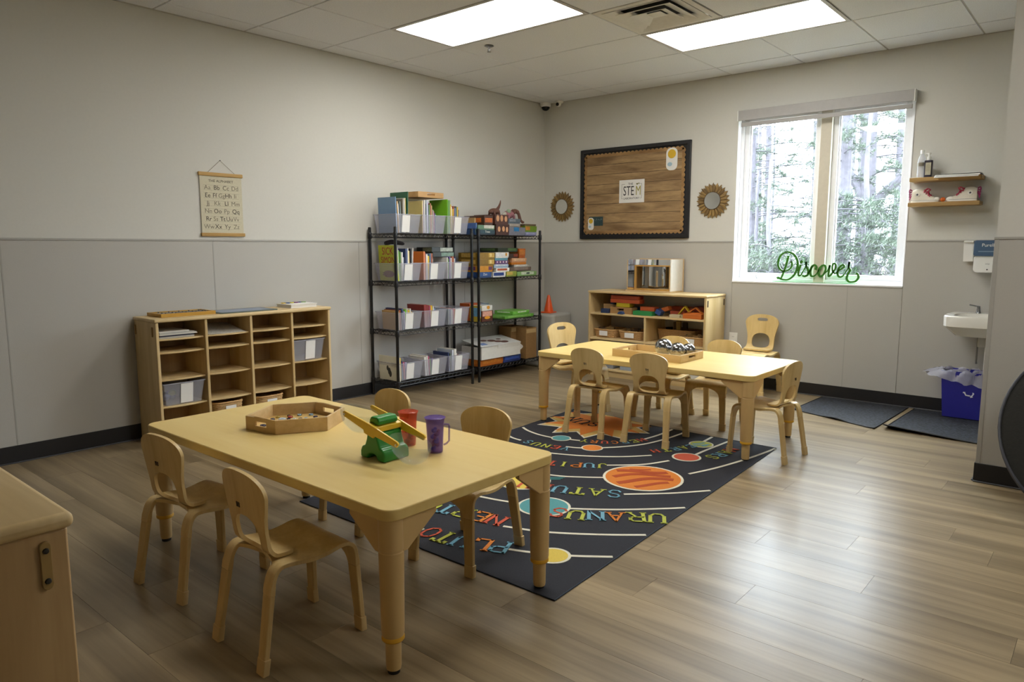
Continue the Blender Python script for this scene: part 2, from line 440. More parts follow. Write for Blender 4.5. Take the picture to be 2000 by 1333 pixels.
# ---------------------------------------------------------------- window
win = struct(MB().box(WX0, WX0+.03, .06, .15, WZ0, WZ1).box(WX1-.03, WX1, .06, .15, WZ0, WZ1).box(WX0+.03, WX1-.03, .06, .15, WZ1-.03, WZ1).box(WX0+.03, WX1-.03, .06, .15, WZ0, WZ0+.03).build('window_1', M_vinyl, bevel=.002))
bxo('mullion', plain('mullion_shaded_beige', '#d3cbb8', .5), 2.775, 2.86, .035, .15, WZ0, WZ1, win, .003)  # backlit shade of the mullion is put into its beige base colour
M_glass, nt, b = newmat('window_glass'); mx = nd(nt, 'ShaderNodeMixShader'); tr = nd(nt, 'ShaderNodeBsdfTransparent'); gl = nd(nt, 'ShaderNodeBsdfGlossy')
gl.inputs['Roughness'].default_value = .01; mx.inputs[0].default_value = .06; tr.inputs[0].default_value = (.94, .97, .96, 1)
nt.links.new(tr.outputs[0], mx.inputs[1]); nt.links.new(gl.outputs[0], mx.inputs[2]); nt.links.new(mx.outputs[0], nt.nodes['Material Output'].inputs['Surface'])
for (x0, x1) in ((WX0+.03, 2.775), (2.86, WX1-.03)):
    mb = MB(); f = .042; z0, z1 = WZ0+.03, WZ1-.03
    mb.box(x0, x0+f, .08, .125, z0, z1).box(x1-f, x1, .08, .125, z0, z1).box(x0+f, x1-f, .08, .125, z0, z0+f).box(x0+f, x1-f, .08, .125, z1-f, z1)
    mb.box(x0+f, x0+f+.012, .09, .115, z0+f, z1-f).box(x1-f-.012, x1-f, .09, .115, z0+f, z1-f)
    sa = mb.build('sash', M_vinyl, win, .003)
    bxo('pane', M_glass, x0+f, x1-f, .1, .104, z0+f, z1-f, sa)
    MB().tube([(x0+.16, .075, WZ0+.045), (x0+.165, .05, WZ0+.05), (x0+.175, .035, WZ0+.03)], .005, 8).build('crank_handle', M_steel, win)
bxo('window_sill', M_vinyl, WX0, WX1, -.012, .06, WZ0-.012, WZ0+.004, win, .003)
mb = MB().box(WX0, WX0+.006, -.006, .06, WZ0+.004, WZ1).box(WX1-.006, WX1, -.006, .06, WZ0+.004, WZ1); mb.build('jamb_liner', M_vinyl, win)
# roller shade
V = thing('roller_shade', 'grey roller shade rolled up above the window with a hanging hem bar', 'window shade', (0, 0, 0))
mf = plain('shade_fascia', '#a6a3a0', .5)
bxo('fascia', mf, 2.125, 3.455, -.072, -.066, 2.281, 2.362, V, .002)
for x in (2.118, 3.455): bxo('end_bracket', M_white, x, x+.007, -.072, -.004, 2.279, 2.364, V, .001)
MB().tube([(2.13, -.036, 2.325), (3.45, -.036, 2.325)], .024, 18).build('roller', mf, V)
M_shade = clear('shade_mesh', '#d9d9dd', .12, .6)
bxo('shade_fabric', M_shade, 2.145, 3.44, -.041, -.040, 2.262, 2.31, V)
bxo('hem_bar', mf, 2.143, 3.442, -.047, -.034, 2.232, 2.264, V, .003)
# ================================================================ tables
def make_table(name, label, x0, x1, y0, y1, h):
    cx, cy = (x0+x1)/2, (y0+y1)/2; hx, hy = (x1-x0)/2, (y1-y0)/2
    t = thing(name, label, 'table', (cx, cy, 0))
    top = MB().prism(rrect(-hx, hx, -hy, hy, .045, 8), h-.034, h).build('tabletop', M_top, t, .004, 3)
    for sx in (-1, 1):
        for sy in (-1, 1):
            lx, ly = sx*(hx-.042), sy*(hy-.042)
            lg = MB().lathe([(.0365, h-.034), (.0365, h-.125), (.0345, h-.127), (.0345, h-.131), (.0365, h-.133), (.0335, .125), (.031, .115)], (lx, ly, 0), 24).build('leg', M_tleg, t)
            MB().lathe([(.0315, .116), (.0335, .112), (.0335, .105), (.0305, .101)], (lx, ly, 0), 24).build('ring', M_yring, lg)
            MB().lathe([(.0235, .103), (.0225, .02), (.021, .012)], (lx, ly, 0), 20).build('lower_tube', M_tleg, lg)
            MB().lathe([(.018, .013), (.018, 0)], (lx, ly, 0), 16).build('foot', M_blackfoot, lg)
            # two gusset plates running inwards under the top
            mb = MB(); z1 = h-.034
            mb.prism([(lx, z1), (lx-sx*.15, z1), (lx-sx*.15, z1-.018), (lx-sx*.036, z1-.10), (lx, z1-.10)], ly+sy*.012, ly+sy*.030, 'xz')
            mb.prism([(ly, z1), (ly-sy*.15, z1), (ly-sy*.15, z1-.018), (ly-sy*.036, z1-.10), (ly, z1-.10)], lx+sx*.012, lx+sx*.030, 'yz')
            mb.build('corner_bracket', M_tleg, t, .002)
    return t
T1H = .502; T2H = .502
make_table('activity_table', 'rectangular maple table with the balance scale, cups and hexagonal tray', 1.72, 3.262, -4.88, -4.115, T1H)
make_table('activity_table', 'rectangular maple table with the wooden tray of silver balls', 1.645, 3.2, -2.207, -1.442, T2H)

# ================================================================ children's chairs
M_leg = wood('chair_leg_ply', '#d6bb82', '#ad8a50', 'z', .42, scale=14, amount=.6)
M_cap = plain('chair_foot_cap', '#c9ad78', .5, var=.03)
M_logo = plain('burnt_mark', '#3a2a1a', .7)
def chair(name, label, sc=1.0, handle=False, group=None):
    t = thing(name, label, 'chair', group=group)
    pr = [(-.176, .004), (-.160, .10), (-.142, .21), (-.131, .268), (-.112, .297), (-.085, .302), (-.04, .297), (0, .292), (.05, .295), (.095, .303), (.125, .301), (.146, .284), (.153, .25), (.158, .16), (.166, .004)]
    P = cr([(0, a, b) for a, b in pr], 5); th = .0135
    # rows: centre line, normal, half width, inner cut
    rows = []
    for i, p in enumerate(P):
        a, b = P[max(i-1, 0)], P[min(i+1, len(P)-1)]; tg = (b-a).normalized(); nrm = Vector((0, -tg.z, tg.y))
        z = p.z; leg = p.y < -.125 or p.y > .14
        wout = .147 + .010*max(0, (.29-z)/.29)
        zt, zb = (.274, .222)
        if p.y < -.088 and p.y >= -.125: inn = .104*min(1, ((-.088-p.y)/.022))**.6
        elif leg and p.y < 0: inn = lerp(.104, .121, max(0, (.27-z)/.27))
        elif not leg or z >= zt: inn = 0
        elif z > zb: inn = .104*math.sqrt(max(0, 1-((z-zb)/(zt-zb))**2))
        else: inn = lerp(.104, .121, (zb-z)/zb)
        rows.append((p, nrm, wout, inn, leg))
    def strip(r0, r1, side, mb, capends=True):
        nu = 7; vs = []; fs = []
        for i in range(r0, r1+1):
            p, nr, wo, inn, _ = rows[i]
            thk = th * (1.25 if p.z < .25 else 1.0)
            for s_ in (1, -1):
                for k in range(nu):
                    x = side*lerp(inn, wo, k/(nu-1)); q_ = p + nr*(thk/2*s_); vs.append((x, q_.y, q_.z))
        n2 = 2*nu; m = r1-r0+1
        for i in range(m-1):
            for k in range(nu-1):
                fs.append((i*n2+k, i*n2+k+1, (i+1)*n2+k+1, (i+1)*n2+k)); fs.append((i*n2+nu+k, (i+1)*n2+nu+k, (i+1)*n2+nu+k+1, i*n2+nu+k+1))
            fs.append((i*n2+nu-1, i*n2+n2-1, (i+1)*n2+n2-1, (i+1)*n2+nu-1))
            if rows[r0+i][3] > 0 or rows[r0+i+1][3] > 0: fs.append((i*n2, (i+1)*n2, (i+1)*n2+nu, i*n2+nu))
        if capends:
            for i in (0, m-1):
                for k in range(nu-1): fs.append((i*n2+k, i*n2+k+1, i*n2+nu+k+1, i*n2+nu+k))
        mb.add(vs, fs, Matrix.Scale(sc, 4))
    n = len(rows)
    ra = next(i for i in range(n) if rows[i][0].z > .215); rb = next(i for i in range(n-1, 0, -1) if rows[i][0].z > .215)
    mb = MB(); strip(ra, rb, 1, mb); strip(ra, rb, -1, mb); mb.build('seat', M_ply, t, .0025*sc)
    for (r0, r1, foot) in ((0, ra, 0), (rb, n-1, n-1)):
        for side in (1, -1):
            mb = MB(); strip(r0, r1, side, mb); lg = mb.build('leg', M_leg, t, .003*sc)
            p, nr, wo, inn, _ = rows[foot]; cx = side*(wo+inn)/2; hw = (wo-inn)/2+.0035; sl = -.0075 if foot == 0 else .004
            cb = MB(); hd = .0115; ky = .155 if foot == 0 else -.05
            cb.add([(x_*1.0+cx, p.y+y_+ ky*z_, z_) for z_ in (0, .008, .044, .047) for (x_, y_) in ((hw*.93,-hd*.9),(hw,-hd*.6),(hw,hd*.6),(hw*.93,hd*.9),(-hw*.93,hd*.9),(-hw,hd*.6),(-hw,-hd*.6),(-hw*.93,-hd*.9))],
                   [tuple(range(8)), tuple(range(24, 32))] + [(r_*8+k, r_*8+(k+1)%8, (r_+1)*8+(k+1)%8, (r_+1)*8+k) for r_ in range(3) for k in range(8)], Matrix.Scale(sc, 4))
            cb.build('foot_cap', M_cap, lg, .0015)
    # back shell: plan shape bent along a profile, with an arched opening
    bp = cr([(0, -.035, .3105), (0, -.07, .3125), (0, -.100, .318), (0, -.121, .338), (0, -.131, .37), (0, -.140, .43), (0, -.147, .50), (0, -.156, .572)], 10)
    Ls = [0]
    for a, b in zip(bp, bp[1:]): Ls.append(Ls[-1]+(b-a).length)
    L = Ls[-1]
    def prof(v):
        v = max(0, min(L, v))
        for i in range(len(Ls)-1):
            if v <= Ls[i+1]:
                f_ = (v-Ls[i])/(Ls[i+1]-Ls[i]); return bp[i].lerp(bp[i+1], f_)
        return bp[-1]
    wt = [(0, .098), (.06, .104), (.11, .103), (.16, .104), (.20, .111), (.24, .121), (.27, .1275), (.30, .128), (L, .122)]
    def width(v):
        w_ = interp(wt, v)
        d = (v-(L-.075))/.075
        if d > 0: w_ *= max(0, 1-d**2.6)**(1/2.6)
        if v < .02: w_ *= .93+.07*math.sqrt(v/.02)
        return w_
    nv, nu = 54, 32
    vs = [0]; k = 0
    vrows = [L*(i/nv) for i in range(nv-6)] + [L-.075*(1-math.sin(math.pi/2*f_))*0 - (L-L*((nv-7)/nv))*(1-f_)**2 for f_ in [j/9 for j in range(1, 10)]]
    grid = []
    for v in vrows:
        w_ = width(v) if v < L-1e-6 else .02
        grid.append([[lerp(-w_, w_, k/nu), v] for k in range(nu+1)])
    holes = [(.0, .129, .069, .063, 2.4)]
    if handle: holes.append((0, L-.038, .040, .0115, 4))
    def inside(u, v, h): return (abs(u-h[0])/h[2])**h[4] + (abs(v-h[1])/h[3])**h[4] < 1
    faces = []; removed = set()
    for i in range(len(grid)-1):
        for k in range(nu):
            c = (sum(grid[i+a][k+b][0] for a in (0, 1) for b in (0, 1))/4, sum(grid[i+a][k+b][1] for a in (0, 1) for b in (0, 1))/4)
            hh = next((h for h in holes if inside(c[0], c[1], h)), None)
            if hh:
                for a in (0, 1):
                    for b in (0, 1): removed.add((i+a, k+b, holes.index(hh)))
            else: faces.append(((i, k), (i, k+1), (i+1, k+1), (i+1, k)))
    used = set(p for f_ in faces for p in f_)
    for (i, k, hi) in removed:
        if (i, k) in used:
            h = holes[hi]; u, v = grid[i][k]; du, dv = u-h[0], v-h[1]
            r_ = ((abs(du)/h[2])**h[4]+(abs(dv)/h[3])**h[4])**(1/h[4])
            if r_ > 1e-3: grid[i][k] = [h[0]+du/r_, h[1]+dv/r_]
    idx = {}; verts = []
    for p in sorted(used):
        u, v = grid[p[0]][p[1]]; q_ = prof(v); cv = .55*u*u*max(0, min(1, (v-.06)/.08))
        idx[p] = len(verts); verts.append((u*sc, (q_.y+cv)*sc, q_.z*sc))
    me = bpy.data.meshes.new('backrest'); me.from_pydata(verts, [], [tuple(idx[p] for p in f_) for f_ in faces])
    bm = bmesh.new(); bm.from_mesh(me); bmesh.ops.recalc_face_normals(bm, faces=bm.faces); bmesh.ops.solidify(bm, geom=bm.faces[:], thickness=.0115*sc)
    bmesh.ops.recalc_face_normals(bm, faces=bm.faces); bm.to_mesh(me); bm.free(); finish(me, True, 50); me.materials.append(M_ply)
    o = bpy.data.objects.new('backrest', me); link(o, t)
    bv = o.modifiers.new('bevel', 'BEVEL'); bv.width = .003*sc; bv.segments = 2; bv.limit_method = 'ANGLE'; bv.angle_limit = R(50)
    # small burnt-in mark on the rear of the back
    e = MB(); q_ = prof(L*.69); yb = q_.y-.0118
    for dx in (-.009, -.002, .006): e.tube([(dx-.002, yb, q_.z+.008), (dx+.002, yb, q_.z-.007)], .0016, 6, M=Matrix.Scale(sc, 4))
    e.tube([(-.010, yb, q_.z+.007), (-.002, yb, q_.z+.002), (.009, yb, q_.z+.004)], .0012, 6, M=Matrix.Scale(sc, 4))
    e.build('maker_mark', M_logo, o)
    return t

small = chair('child_chair', 'x')
tall = chair('child_chair', 'x', 1.14, True)
def put(src, first, x, y, rz, label, group, z=0):
    o = src if first else copy_tree(src)
    o.location = (x, y, z); o.rotation_euler = (0, 0, R(rz)); tag(o, label, 'chair', group); return o
g1, g2 = 'chairs at the table with the balance scale', 'chairs at the table with the silver balls'
put(small, True, 2.81, -4.912, -2, 'small plywood chair pulled out at the scale table, at the end with the cups', g1)
put(small, False, 2.196, -4.89, 6, 'small plywood chair pulled out at the scale table, at the end with the hexagonal tray', g1)
put(small, False, 2.21, -4.115, 178, 'small plywood chair tucked under the scale table on the side facing the wire racks', g1)
put(small, False, 2.812, -4.11, 187, 'small plywood chair with two legs on the rug, tucked under the scale table', g1)
put(small, False, 2.136, -2.155, 0, 'small plywood chair with its feet on the orange sun of the rug', g2, .0055)
put(small, False, 2.54, -2.10, 6, 'small plywood chair standing on the word Mercury of the rug', g2, .0055)
put(small, False, 3.192, -1.937, 86, 'small plywood chair pushed in at the end of the table facing the doormats', g2)
put(small, False, 2.625, -1.435, 180, 'small plywood chair tucked in opposite the silver balls, nearer the wall outlet', g2)
put(small, False, 2.245, -1.47, 177, 'small plywood chair tucked in behind the tray of silver balls', g2)
put(tall, True, 1.655, -1.74, -101, 'taller plywood chair with handle slot at the table end near the cardboard boxes', g2)
put(tall, False, 2.41, -.235, 178, 'taller plywood chair with handle slot standing against the back wall', g2)

# ================================================================ rug
RA, RB, RC, RD = (1.793, -4.214), (3.323, -4.202), (3.202, -1.80), (1.640, -1.74)
M_rug = plain('rug_navy', '#23242c', .95, var=.45, scale=420, bump=.8)
M_rugedge = plain('rug_binding', '#2a3340', .8, var=.2)
rug = thing('area_rug', 'dark navy solar system rug with coloured planets and lettering', 'rug')
mb = MB(); mb.prism([RA, RB, RC, (2.33, -1.80), (2.0, -1.742), RD], .0003, .004); mb.build('pile', M_rug, rug, .003)
mb = MB().tube([(p[0], p[1], .0031) for p in (RA, RB, RC, (2.33, -1.80), (2.0, -1.742), RD)], .0029, 8, closed=True); mb.build('binding', M_rugedge, rug)
ZR = .0042
RUGC = {'cream': '#d9d4c0', 'teal': '#4f8f92', 'blue': '#6fa3b8', 'orange': '#d07a2c', 'red': '#c4553a', 'lime': '#b4b84a', 'yellow': '#d6bb50', 'dorange': '#a8481f', 'black': '#17171a', 'sand': '#c9a65c'}
RM = {k: plain('yarn_'+k, v, .95, var=.18, scale=400, bump=.5) for k, v in RUGC.items()}
def inrug(x, y):
    P_ = [RA, RB, RC, (2.33, -1.80), (2.0, -1.742), RD]; c = False
    for i in range(len(P_)):
        (x1, y1), (x2, y2) = P_[i], P_[(i+1) % len(P_)]
        if (y1 > y) != (y2 > y) and x < (x2-x1)*(y-y1)/(y2-y1)+x1: c = not c
    return c
def ribbon(pts, wd, mat, z=ZR, name='orbit_line', h=.0008):
    P_ = cr([(p[0], p[1], 0) for p in pts], 8); P_ = [p for p in P_ if inrug(p.x, p.y)]
    if len(P_) < 2: return
    a, b = [], []
    for i, p in enumerate(P_):
        t_ = (P_[min(i+1, len(P_)-1)]-P_[max(i-1, 0)]).normalized(); n_ = Vector((-t_.y, t_.x, 0)); a.append(p+n_*wd/2); b.append(p-n_*wd/2)
    n_ = len(P_); vs = [(p.x, p.y, zz) for zz in (z-.001, z+h) for L_ in (a, b) for p in L_]; fs = []
    for i in range(n_-1):
        fs += [(2*n_+i, 3*n_+i, 3*n_+i+1, 2*n_+i+1), (i, i+1, n_+i+1, n_+i), (i, 2*n_+i, 2*n_+i+1, i+1), (n_+i, n_+i+1, 3*n_+i+1, 3*n_+i)]
    fs += [(0, n_, 3*n_, 2*n_), (n_-1, 3*n_-1, 4*n_-1, 2*n_-1)]
    MB().add(vs, fs).build(name, mat, rug)
cm = RM['cream']
for pts in ([(2.31, -4.085), (2.40, -4.08), (2.51, -4.068)], [(2.925, -3.983), (3.01, -3.949), (3.146, -3.876), (3.301, -3.759), (3.36, -3.70)],
            [(1.86, -4.05), (2.0, -4.075), (2.114, -4.077), (2.177, -4.075)], [(2.748, -3.815), (2.93, -3.745), (3.12, -3.62), (3.292, -3.479), (3.36, -3.41)],
            [(1.72, -3.50), (2.0, -3.60), (2.25, -3.62), (2.471, -3.592), (2.62, -3.551)], [(2.83, -3.46), (2.95, -3.375), (3.062, -3.281), (3.20, -3.145), (3.32, -3.01)],
            [(1.70, -3.25), (1.95, -3.37), (2.18, -3.385), (2.29, -3.37)], [(2.933, -3.116), (3.085, -2.971), (3.19, -2.845), (3.30, -2.70)],
            [(1.68, -2.98), (1.95, -3.14), (2.25, -3.165), (2.497, -3.10), (2.62, -3.03), (2.72, -2.955)], [(3.03, -2.61), (3.085, -2.45), (3.13, -2.27), (3.17, -2.06), (3.20, -1.83), (3.2, -1.75)],
            [(1.68, -2.71), (1.90, -2.815), (2.08, -2.815), (2.25, -2.768), (2.39, -2.705), (2.51, -2.628), (2.61, -2.54), (2.70, -2.43)],
            [(2.605, -2.765), (2.69, -2.69), (2.77, -2.595), (2.83, -2.46)], [(2.892, -2.25), (2.895, -2.15), (2.905, -2.0), (2.915, -1.87), (2.92, -1.78)],
            [(1.68, -2.58), (1.80, -2.655), (1.90, -2.675)], [(2.205, -2.607), (2.26, -2.59), (2.31, -2.56)], [(2.385, -2.49), (2.47, -2.385), (2.545, -2.24), (2.585, -2.05), (2.60, -1.88), (2.6, -1.78)],
            [(1.70, -2.41), (1.78, -2.455), (1.90, -2.49), (2.03, -2.495)], [(2.11, -2.455), (2.15, -2.45), (2.19, -2.435)], [(2.485, -2.14), (2.50, -2.03), (2.505, -1.91), (2.50, -1.78)],
            [(2.80, -1.97), (2.795, -1.88), (2.79, -1.78)]):
    ribbon(pts, .017, cm)
def planet(x, y, r, mat, rim=.012, name='planet', rx=1):
    cir = lambda q_, h0, h1: MB().prism([(x+q_*math.cos(2*math.pi*k/36), y+q_*math.sin(2*math.pi*k/36)) for k in range(36)], h0, h1)
    cir(r+rim, ZR-.001, ZR+.0014).build('planet_rim', cm, rug)
    return cir(r, ZR, ZR+.002).build(name, mat, rug)
planet(3.098, -3.917, .062, RM['yellow']); planet(2.735, -3.507, .115, RM['teal']); planet(2.415, -3.275, .135, RM['yellow'])
jp = planet(2.875, -2.831, .198, RM['orange'], .014); planet(2.875, -2.333, .072, RM['red']); planet(2.345, -2.527, .058, RM['orange'], .008); planet(2.067, -2.469, .056, RM['teal'], .008)
ea = planet(2.816, -2.021, .066, RM['lime'], .009); planet(2.05, -3.83, .09, RM['blue'])
for k, (oy, wd) in enumerate(((-.12, .03), (-.05, .04), (.03, .035), (.10, .04), (.16, .02))):      # Jupiter's bands, running along the rug
    pts = []
    for s_ in range(11):
        u = lerp(-.19, .19, s_/10); vv = oy+.03*math.sin(u*14+k); 
        if u*u+vv*vv < .178**2: pts.append((2.875+u*.72-vv*.69, -2.831+u*.69+vv*.72))
    if len(pts) > 1: ribbon(pts, wd, RM['dorange'], ZR+.0022, 'planet_band')
for pts in ([(2.77, -2.05), (2.80, -2.02), (2.82, -1.98)], [(2.79, -2.07), (2.83, -2.04), (2.86, -2.0)], [(2.84, -2.06), (2.86, -2.03)]): ribbon(pts, .016, RM['blue'], ZR+.0022, 'planet_sea')
for d in (-.02, .0, .02): ribbon([(2.30, -3.13+d), (2.42, -3.21+d), (2.56, -3.12+d)], .006, RM['teal'], ZR+.0024, 'saturn_ring')
# sun: star with a cream outline
def star(cx, cy, r0, r1, n, ph):
    o = []
    for k in range(2*n):
        a = ph+math.pi*k/n; q_ = r0 if k % 2 == 0 else r1; o.append((cx+q_*math.cos(a), cy+q_*math.sin(a)))
    return o
def clip_poly(poly):
    out = []
    for (x, y) in poly:
        f_ = 1.0; cx, cy = 2.02, -1.98
        while not inrug(cx+(x-cx)*f_, cy+(y-cy)*f_) and f_ > .05: f_ -= .02
        out.append((cx+(x-cx)*f_, cy+(y-cy)*f_))
    return out
for (r0, r1, h0, h1, mt, nm) in ((.425, .295, ZR-.001, ZR+.0010, cm, 'sun_outline'), (.40, .275, ZR-.001, ZR+.0016, RM['sand'], 'sun_flare')):
    MB().prism(clip_poly(star(2.02, -1.98, r0, r1, 11, -.62)), h0, h1).build(nm, mt, rug, smooth=False)
MB().prism(clip_poly(star(2.02, -1.98, .37, .21, 11, -.72)), ZR-.001, ZR+.0022).build('sun_disc', RM['orange'], rug, smooth=False)
# slab-serif letters made from strokes, laid out one by one (they read from the far side)
SER = {'P': [[(0,0),(0,1),(.45,1),(.62,.88),(.62,.62),(.45,.5),(0,.5)]], 'L': [[(0,1),(0,0),(.6,0),(.6,.18)]], 'U': [[(0,1),(0,.25),(.15,0),(.45,0),(.62,.25),(.62,1)]],
 'T': [[(.32,0),(.32,1)],[(0,.84),(0,1),(.64,1),(.64,.84)]], 'O': [[(.32,0),(.08,.15),(0,.5),(.08,.85),(.32,1),(.56,.85),(.64,.5),(.56,.15),(.32,0)]],
 'R': [[(0,0),(0,1),(.45,1),(.6,.88),(.6,.65),(.45,.52),(0,.52)],[(.3,.52),(.64,0)]], 'A': [[(0,0),(.32,1),(.64,0)],[(.12,.36),(.52,.36)]],
 'N': [[(0,0),(0,1),(.62,0),(.62,1)]], 'S': [[(.58,.8),(.45,1),(.15,1),(.03,.8),(.12,.58),(.5,.44),(.6,.22),(.45,0),(.15,0),(.02,.2)]],
 'J': [[(.5,1),(.5,.2),(.35,0),(.12,0),(.0,.2)]], 'I': [[(.2,0),(.2,1)]], 'E': [[(.6,.84),(.6,1),(0,1),(0,0),(.62,0),(.62,.16)],[(0,.52),(.42,.52)]],
 'V': [[(0,1),(.32,0),(.64,1)]], 'M': [[(0,0),(0,1),(.36,.3),(.72,1),(.72,0)]], 'C': [[(.6,.78),(.45,1),(.15,1),(0,.7),(0,.3),(.15,0),(.45,0),(.62,.22)]],
 'Y': [[(0,1),(.32,.5),(.64,1)],[(.32,.5),(.32,0)]], 'H': [[(0,0),(0,1)],[(.62,0),(.62,1)],[(0,.5),(.62,.5)]]}
FEET = {'P': [(0,0)], 'U': [(0,1),(.62,1)], 'T': [(.32,0)], 'R': [(0,0),(.64,0)], 'A': [(0,0),(.64,0)], 'N': [(0,0),(0,1),(.62,1)], 'I': [(.2,0),(.2,1)], 'J': [(.5,1)], 'V': [(0,1),(.64,1)],
        'M': [(0,0),(.72,0)], 'Y': [(0,1),(.64,1),(.32,0)], 'H': [(0,0),(0,1),(.62,0),(.62,1)], 'E': [], 'S': [], 'O': [], 'C': [], 'L': [(0,1)]}
def letter(ch, x, y, ang, h, mat):
    mb = MB(); th = .13*h
    def seg(a, b, w_=th):
        d = Vector((b[0]-a[0], b[1]-a[1])); l = d.length
        if l < 1e-6: return
        d /= l; n_ = Vector((-d.y, d.x))*w_/2; a = Vector(a)-d*w_*.3; b = Vector(b)+d*w_*.3
        mb.prism([tuple(a+n_), tuple(a-n_), tuple(b-n_), tuple(b+n_)], 0, .0012)
    wd = .36 if ch != 'I' else .2
    for st in SER[ch]:
        P_ = [((p[0]-wd*.9)*h*.95, (p[1]-.5)*h) for p in st]
        for a, b in zip(P_, P_[1:]): seg(a, b, th*(1.25 if abs(a[0]-b[0]) < .02*h else .8))
    for p in FEET[ch]: seg((((p[0]-wd*.9)*h*.95)-.13*h, (p[1]-.5)*h), (((p[0]-wd*.9)*h*.95)+.13*h, (p[1]-.5)*h), th*.6)
    o = mb.build('letter', mat, rug, smooth=False, loc=(x, y, ZR+.0024), rot=(0, 0, ang)); return o
def word(s_, pos, h, cols):
    for k, ch in enumerate(s_):
        a = Vector(pos[max(k-1, 0)]); b = Vector(pos[min(k+1, len(s_)-1)]); d = b-a
        letter(ch, pos[k][0], pos[k][1], math.atan2(d.y, d.x), h, RM[cols[k % len(cols)]])
word('PLUTO', [(2.884, -3.993), (2.81, -4.025), (2.73, -4.053), (2.643, -4.070), (2.561, -4.072)], .105, ['blue', 'orange', 'blue', 'lime', 'red'])
word('URANUS', [(3.22, -3.30), (3.14, -3.345), (3.068, -3.405), (2.99, -3.452), (2.918, -3.505), (2.835, -3.53)], .105, ['lime', 'lime', 'orange', 'blue', 'lime', 'red'])
word('SATURN', [(2.896, -3.147), (2.818, -3.188), (2.735, -3.228), (2.65, -3.268), (2.562, -3.298), (2.476, -3.322)], .10, ['blue', 'lime', 'lime', 'blue', 'red', 'red'])
word('NEPTUNE', [(2.68, -3.785), (2.595, -3.80), (2.50, -3.815), (2.41, -3.835), (2.33, -3.85), (2.24, -3.86), (2.16, -3.865)], .105, ['red', 'orange', 'lime', 'blue', 'lime', 'orange', 'red'])
word('JUPITER', [(2.596, -2.802), (2.536, -2.841), (2.475, -2.88), (2.415, -2.912), (2.35, -2.94), (2.27, -2.955), (2.19, -2.965)], .08, ['lime', 'blue', 'orange', 'lime', 'red', 'blue', 'orange'])
word('VENUS', [(2.235, -2.652), (2.17, -2.665), (2.105, -2.68), (2.035, -2.686), (1.965, -2.68)], .065, ['blue', 'red', 'lime', 'lime', 'blue'])
word('MERCURY', [(2.488, -2.175), (2.465, -2.235), (2.43, -2.29), (2.385, -2.338), (2.335, -2.375), (2.278, -2.408), (2.22, -2.43)], .058, ['red', 'lime', 'blue', 'orange', 'red', 'orange', 'lime'])
word('EARTH', [(2.79, -2.105), (2.772, -2.165), (2.748, -2.225), (2.717, -2.285), (2.675, -2.345)], .06, ['blue', 'lime', 'blue', 'lime', 'red'])
word('MARS', [(3.01, -2.02), (3.012, -2.095), (3.005, -2.17), (2.99, -2.24)], .075, ['red', 'lime', 'blue', 'lime'])
word('SUN', [(2.03, -2.03), (1.925, -2.025), (1.82, -2.0)], .11, ['black'])
# ================================================================ wire racks
SHZ = [.135, .548, .945, 1.330]
def wire_rack(label, y0, y1, x0=.03, x1=.345):
    t = thing('wire_rack', label, 'rack')
    for (x, y) in ((x0, y0), (x0, y1), (x1, y0), (x1, y1)):
        pr = [(.0125, 0)]; z = .02
        pr = [(.010, 0), (.0125, .004), (.0125, 1.372), (.011, 1.38)]
        p = MB().lathe(pr, (x, y, 0), 14)
        o = p.build('post', M_black, t)
        g = MB()
        for k in range(20): g.lathe([(.0125, -.0012), (.0131, -.0005), (.0131, .0005), (.0125, .0012)], (x, y, .06+k*.066), 14)
        g.build('groove_rings', M_steel if False else M_black, o)
    for z in SHZ:
        m = MB(); r = .0032; zl = z-.032
        for zz in (z-.004, zl):
            m.tube([(x0, y0, zz), (x1, y0, zz), (x1, y1, zz), (x0, y1, zz)], r, 6, closed=True)
        def zig(a, b, n):
            pts = []
            for k in range(2*n+1):
                f = k/(2*n); pts.append((lerp(a[0], b[0], f), lerp(a[1], b[1], f), z-.005 if k % 2 == 0 else zl+.001))
            m.tube(pts, .0021, 5)
        zig((x1, y0), (x1, y1), 18); zig((x0, y0), (x0, y1), 18); zig((x0, y0), (x1, y0), 7); zig((x0, y1), (x1, y1), 7)
        n = 34
        for k in range(1, n): y = lerp(y0, y1, k/n); m.tube([(x0, y, z-.0025), (x1, y, z-.0025)], .0016, 5)
        for k in (1, 2): x = lerp(x0, x1, k/3); m.tube([(x, y0, z-.007), (x, y1, z-.007)], .003, 6)
        sh = m.build('wire_shelf', M_black, t)
        for (x, y) in ((x0, y0), (x0, y1), (x1, y0), (x1, y1)):
            MB().lathe([(.0155, -.042), (.0175, -.035), (.0165, .004), (.0145, .008)], (x, y, z), 14).build('collar', M_black, sh)
    return t
wire_rack('black wire rack filled with clear bins of picture books', -2.347, -1.479)
wire_rack('black wire rack stacked with board game boxes', -1.392, -.512)

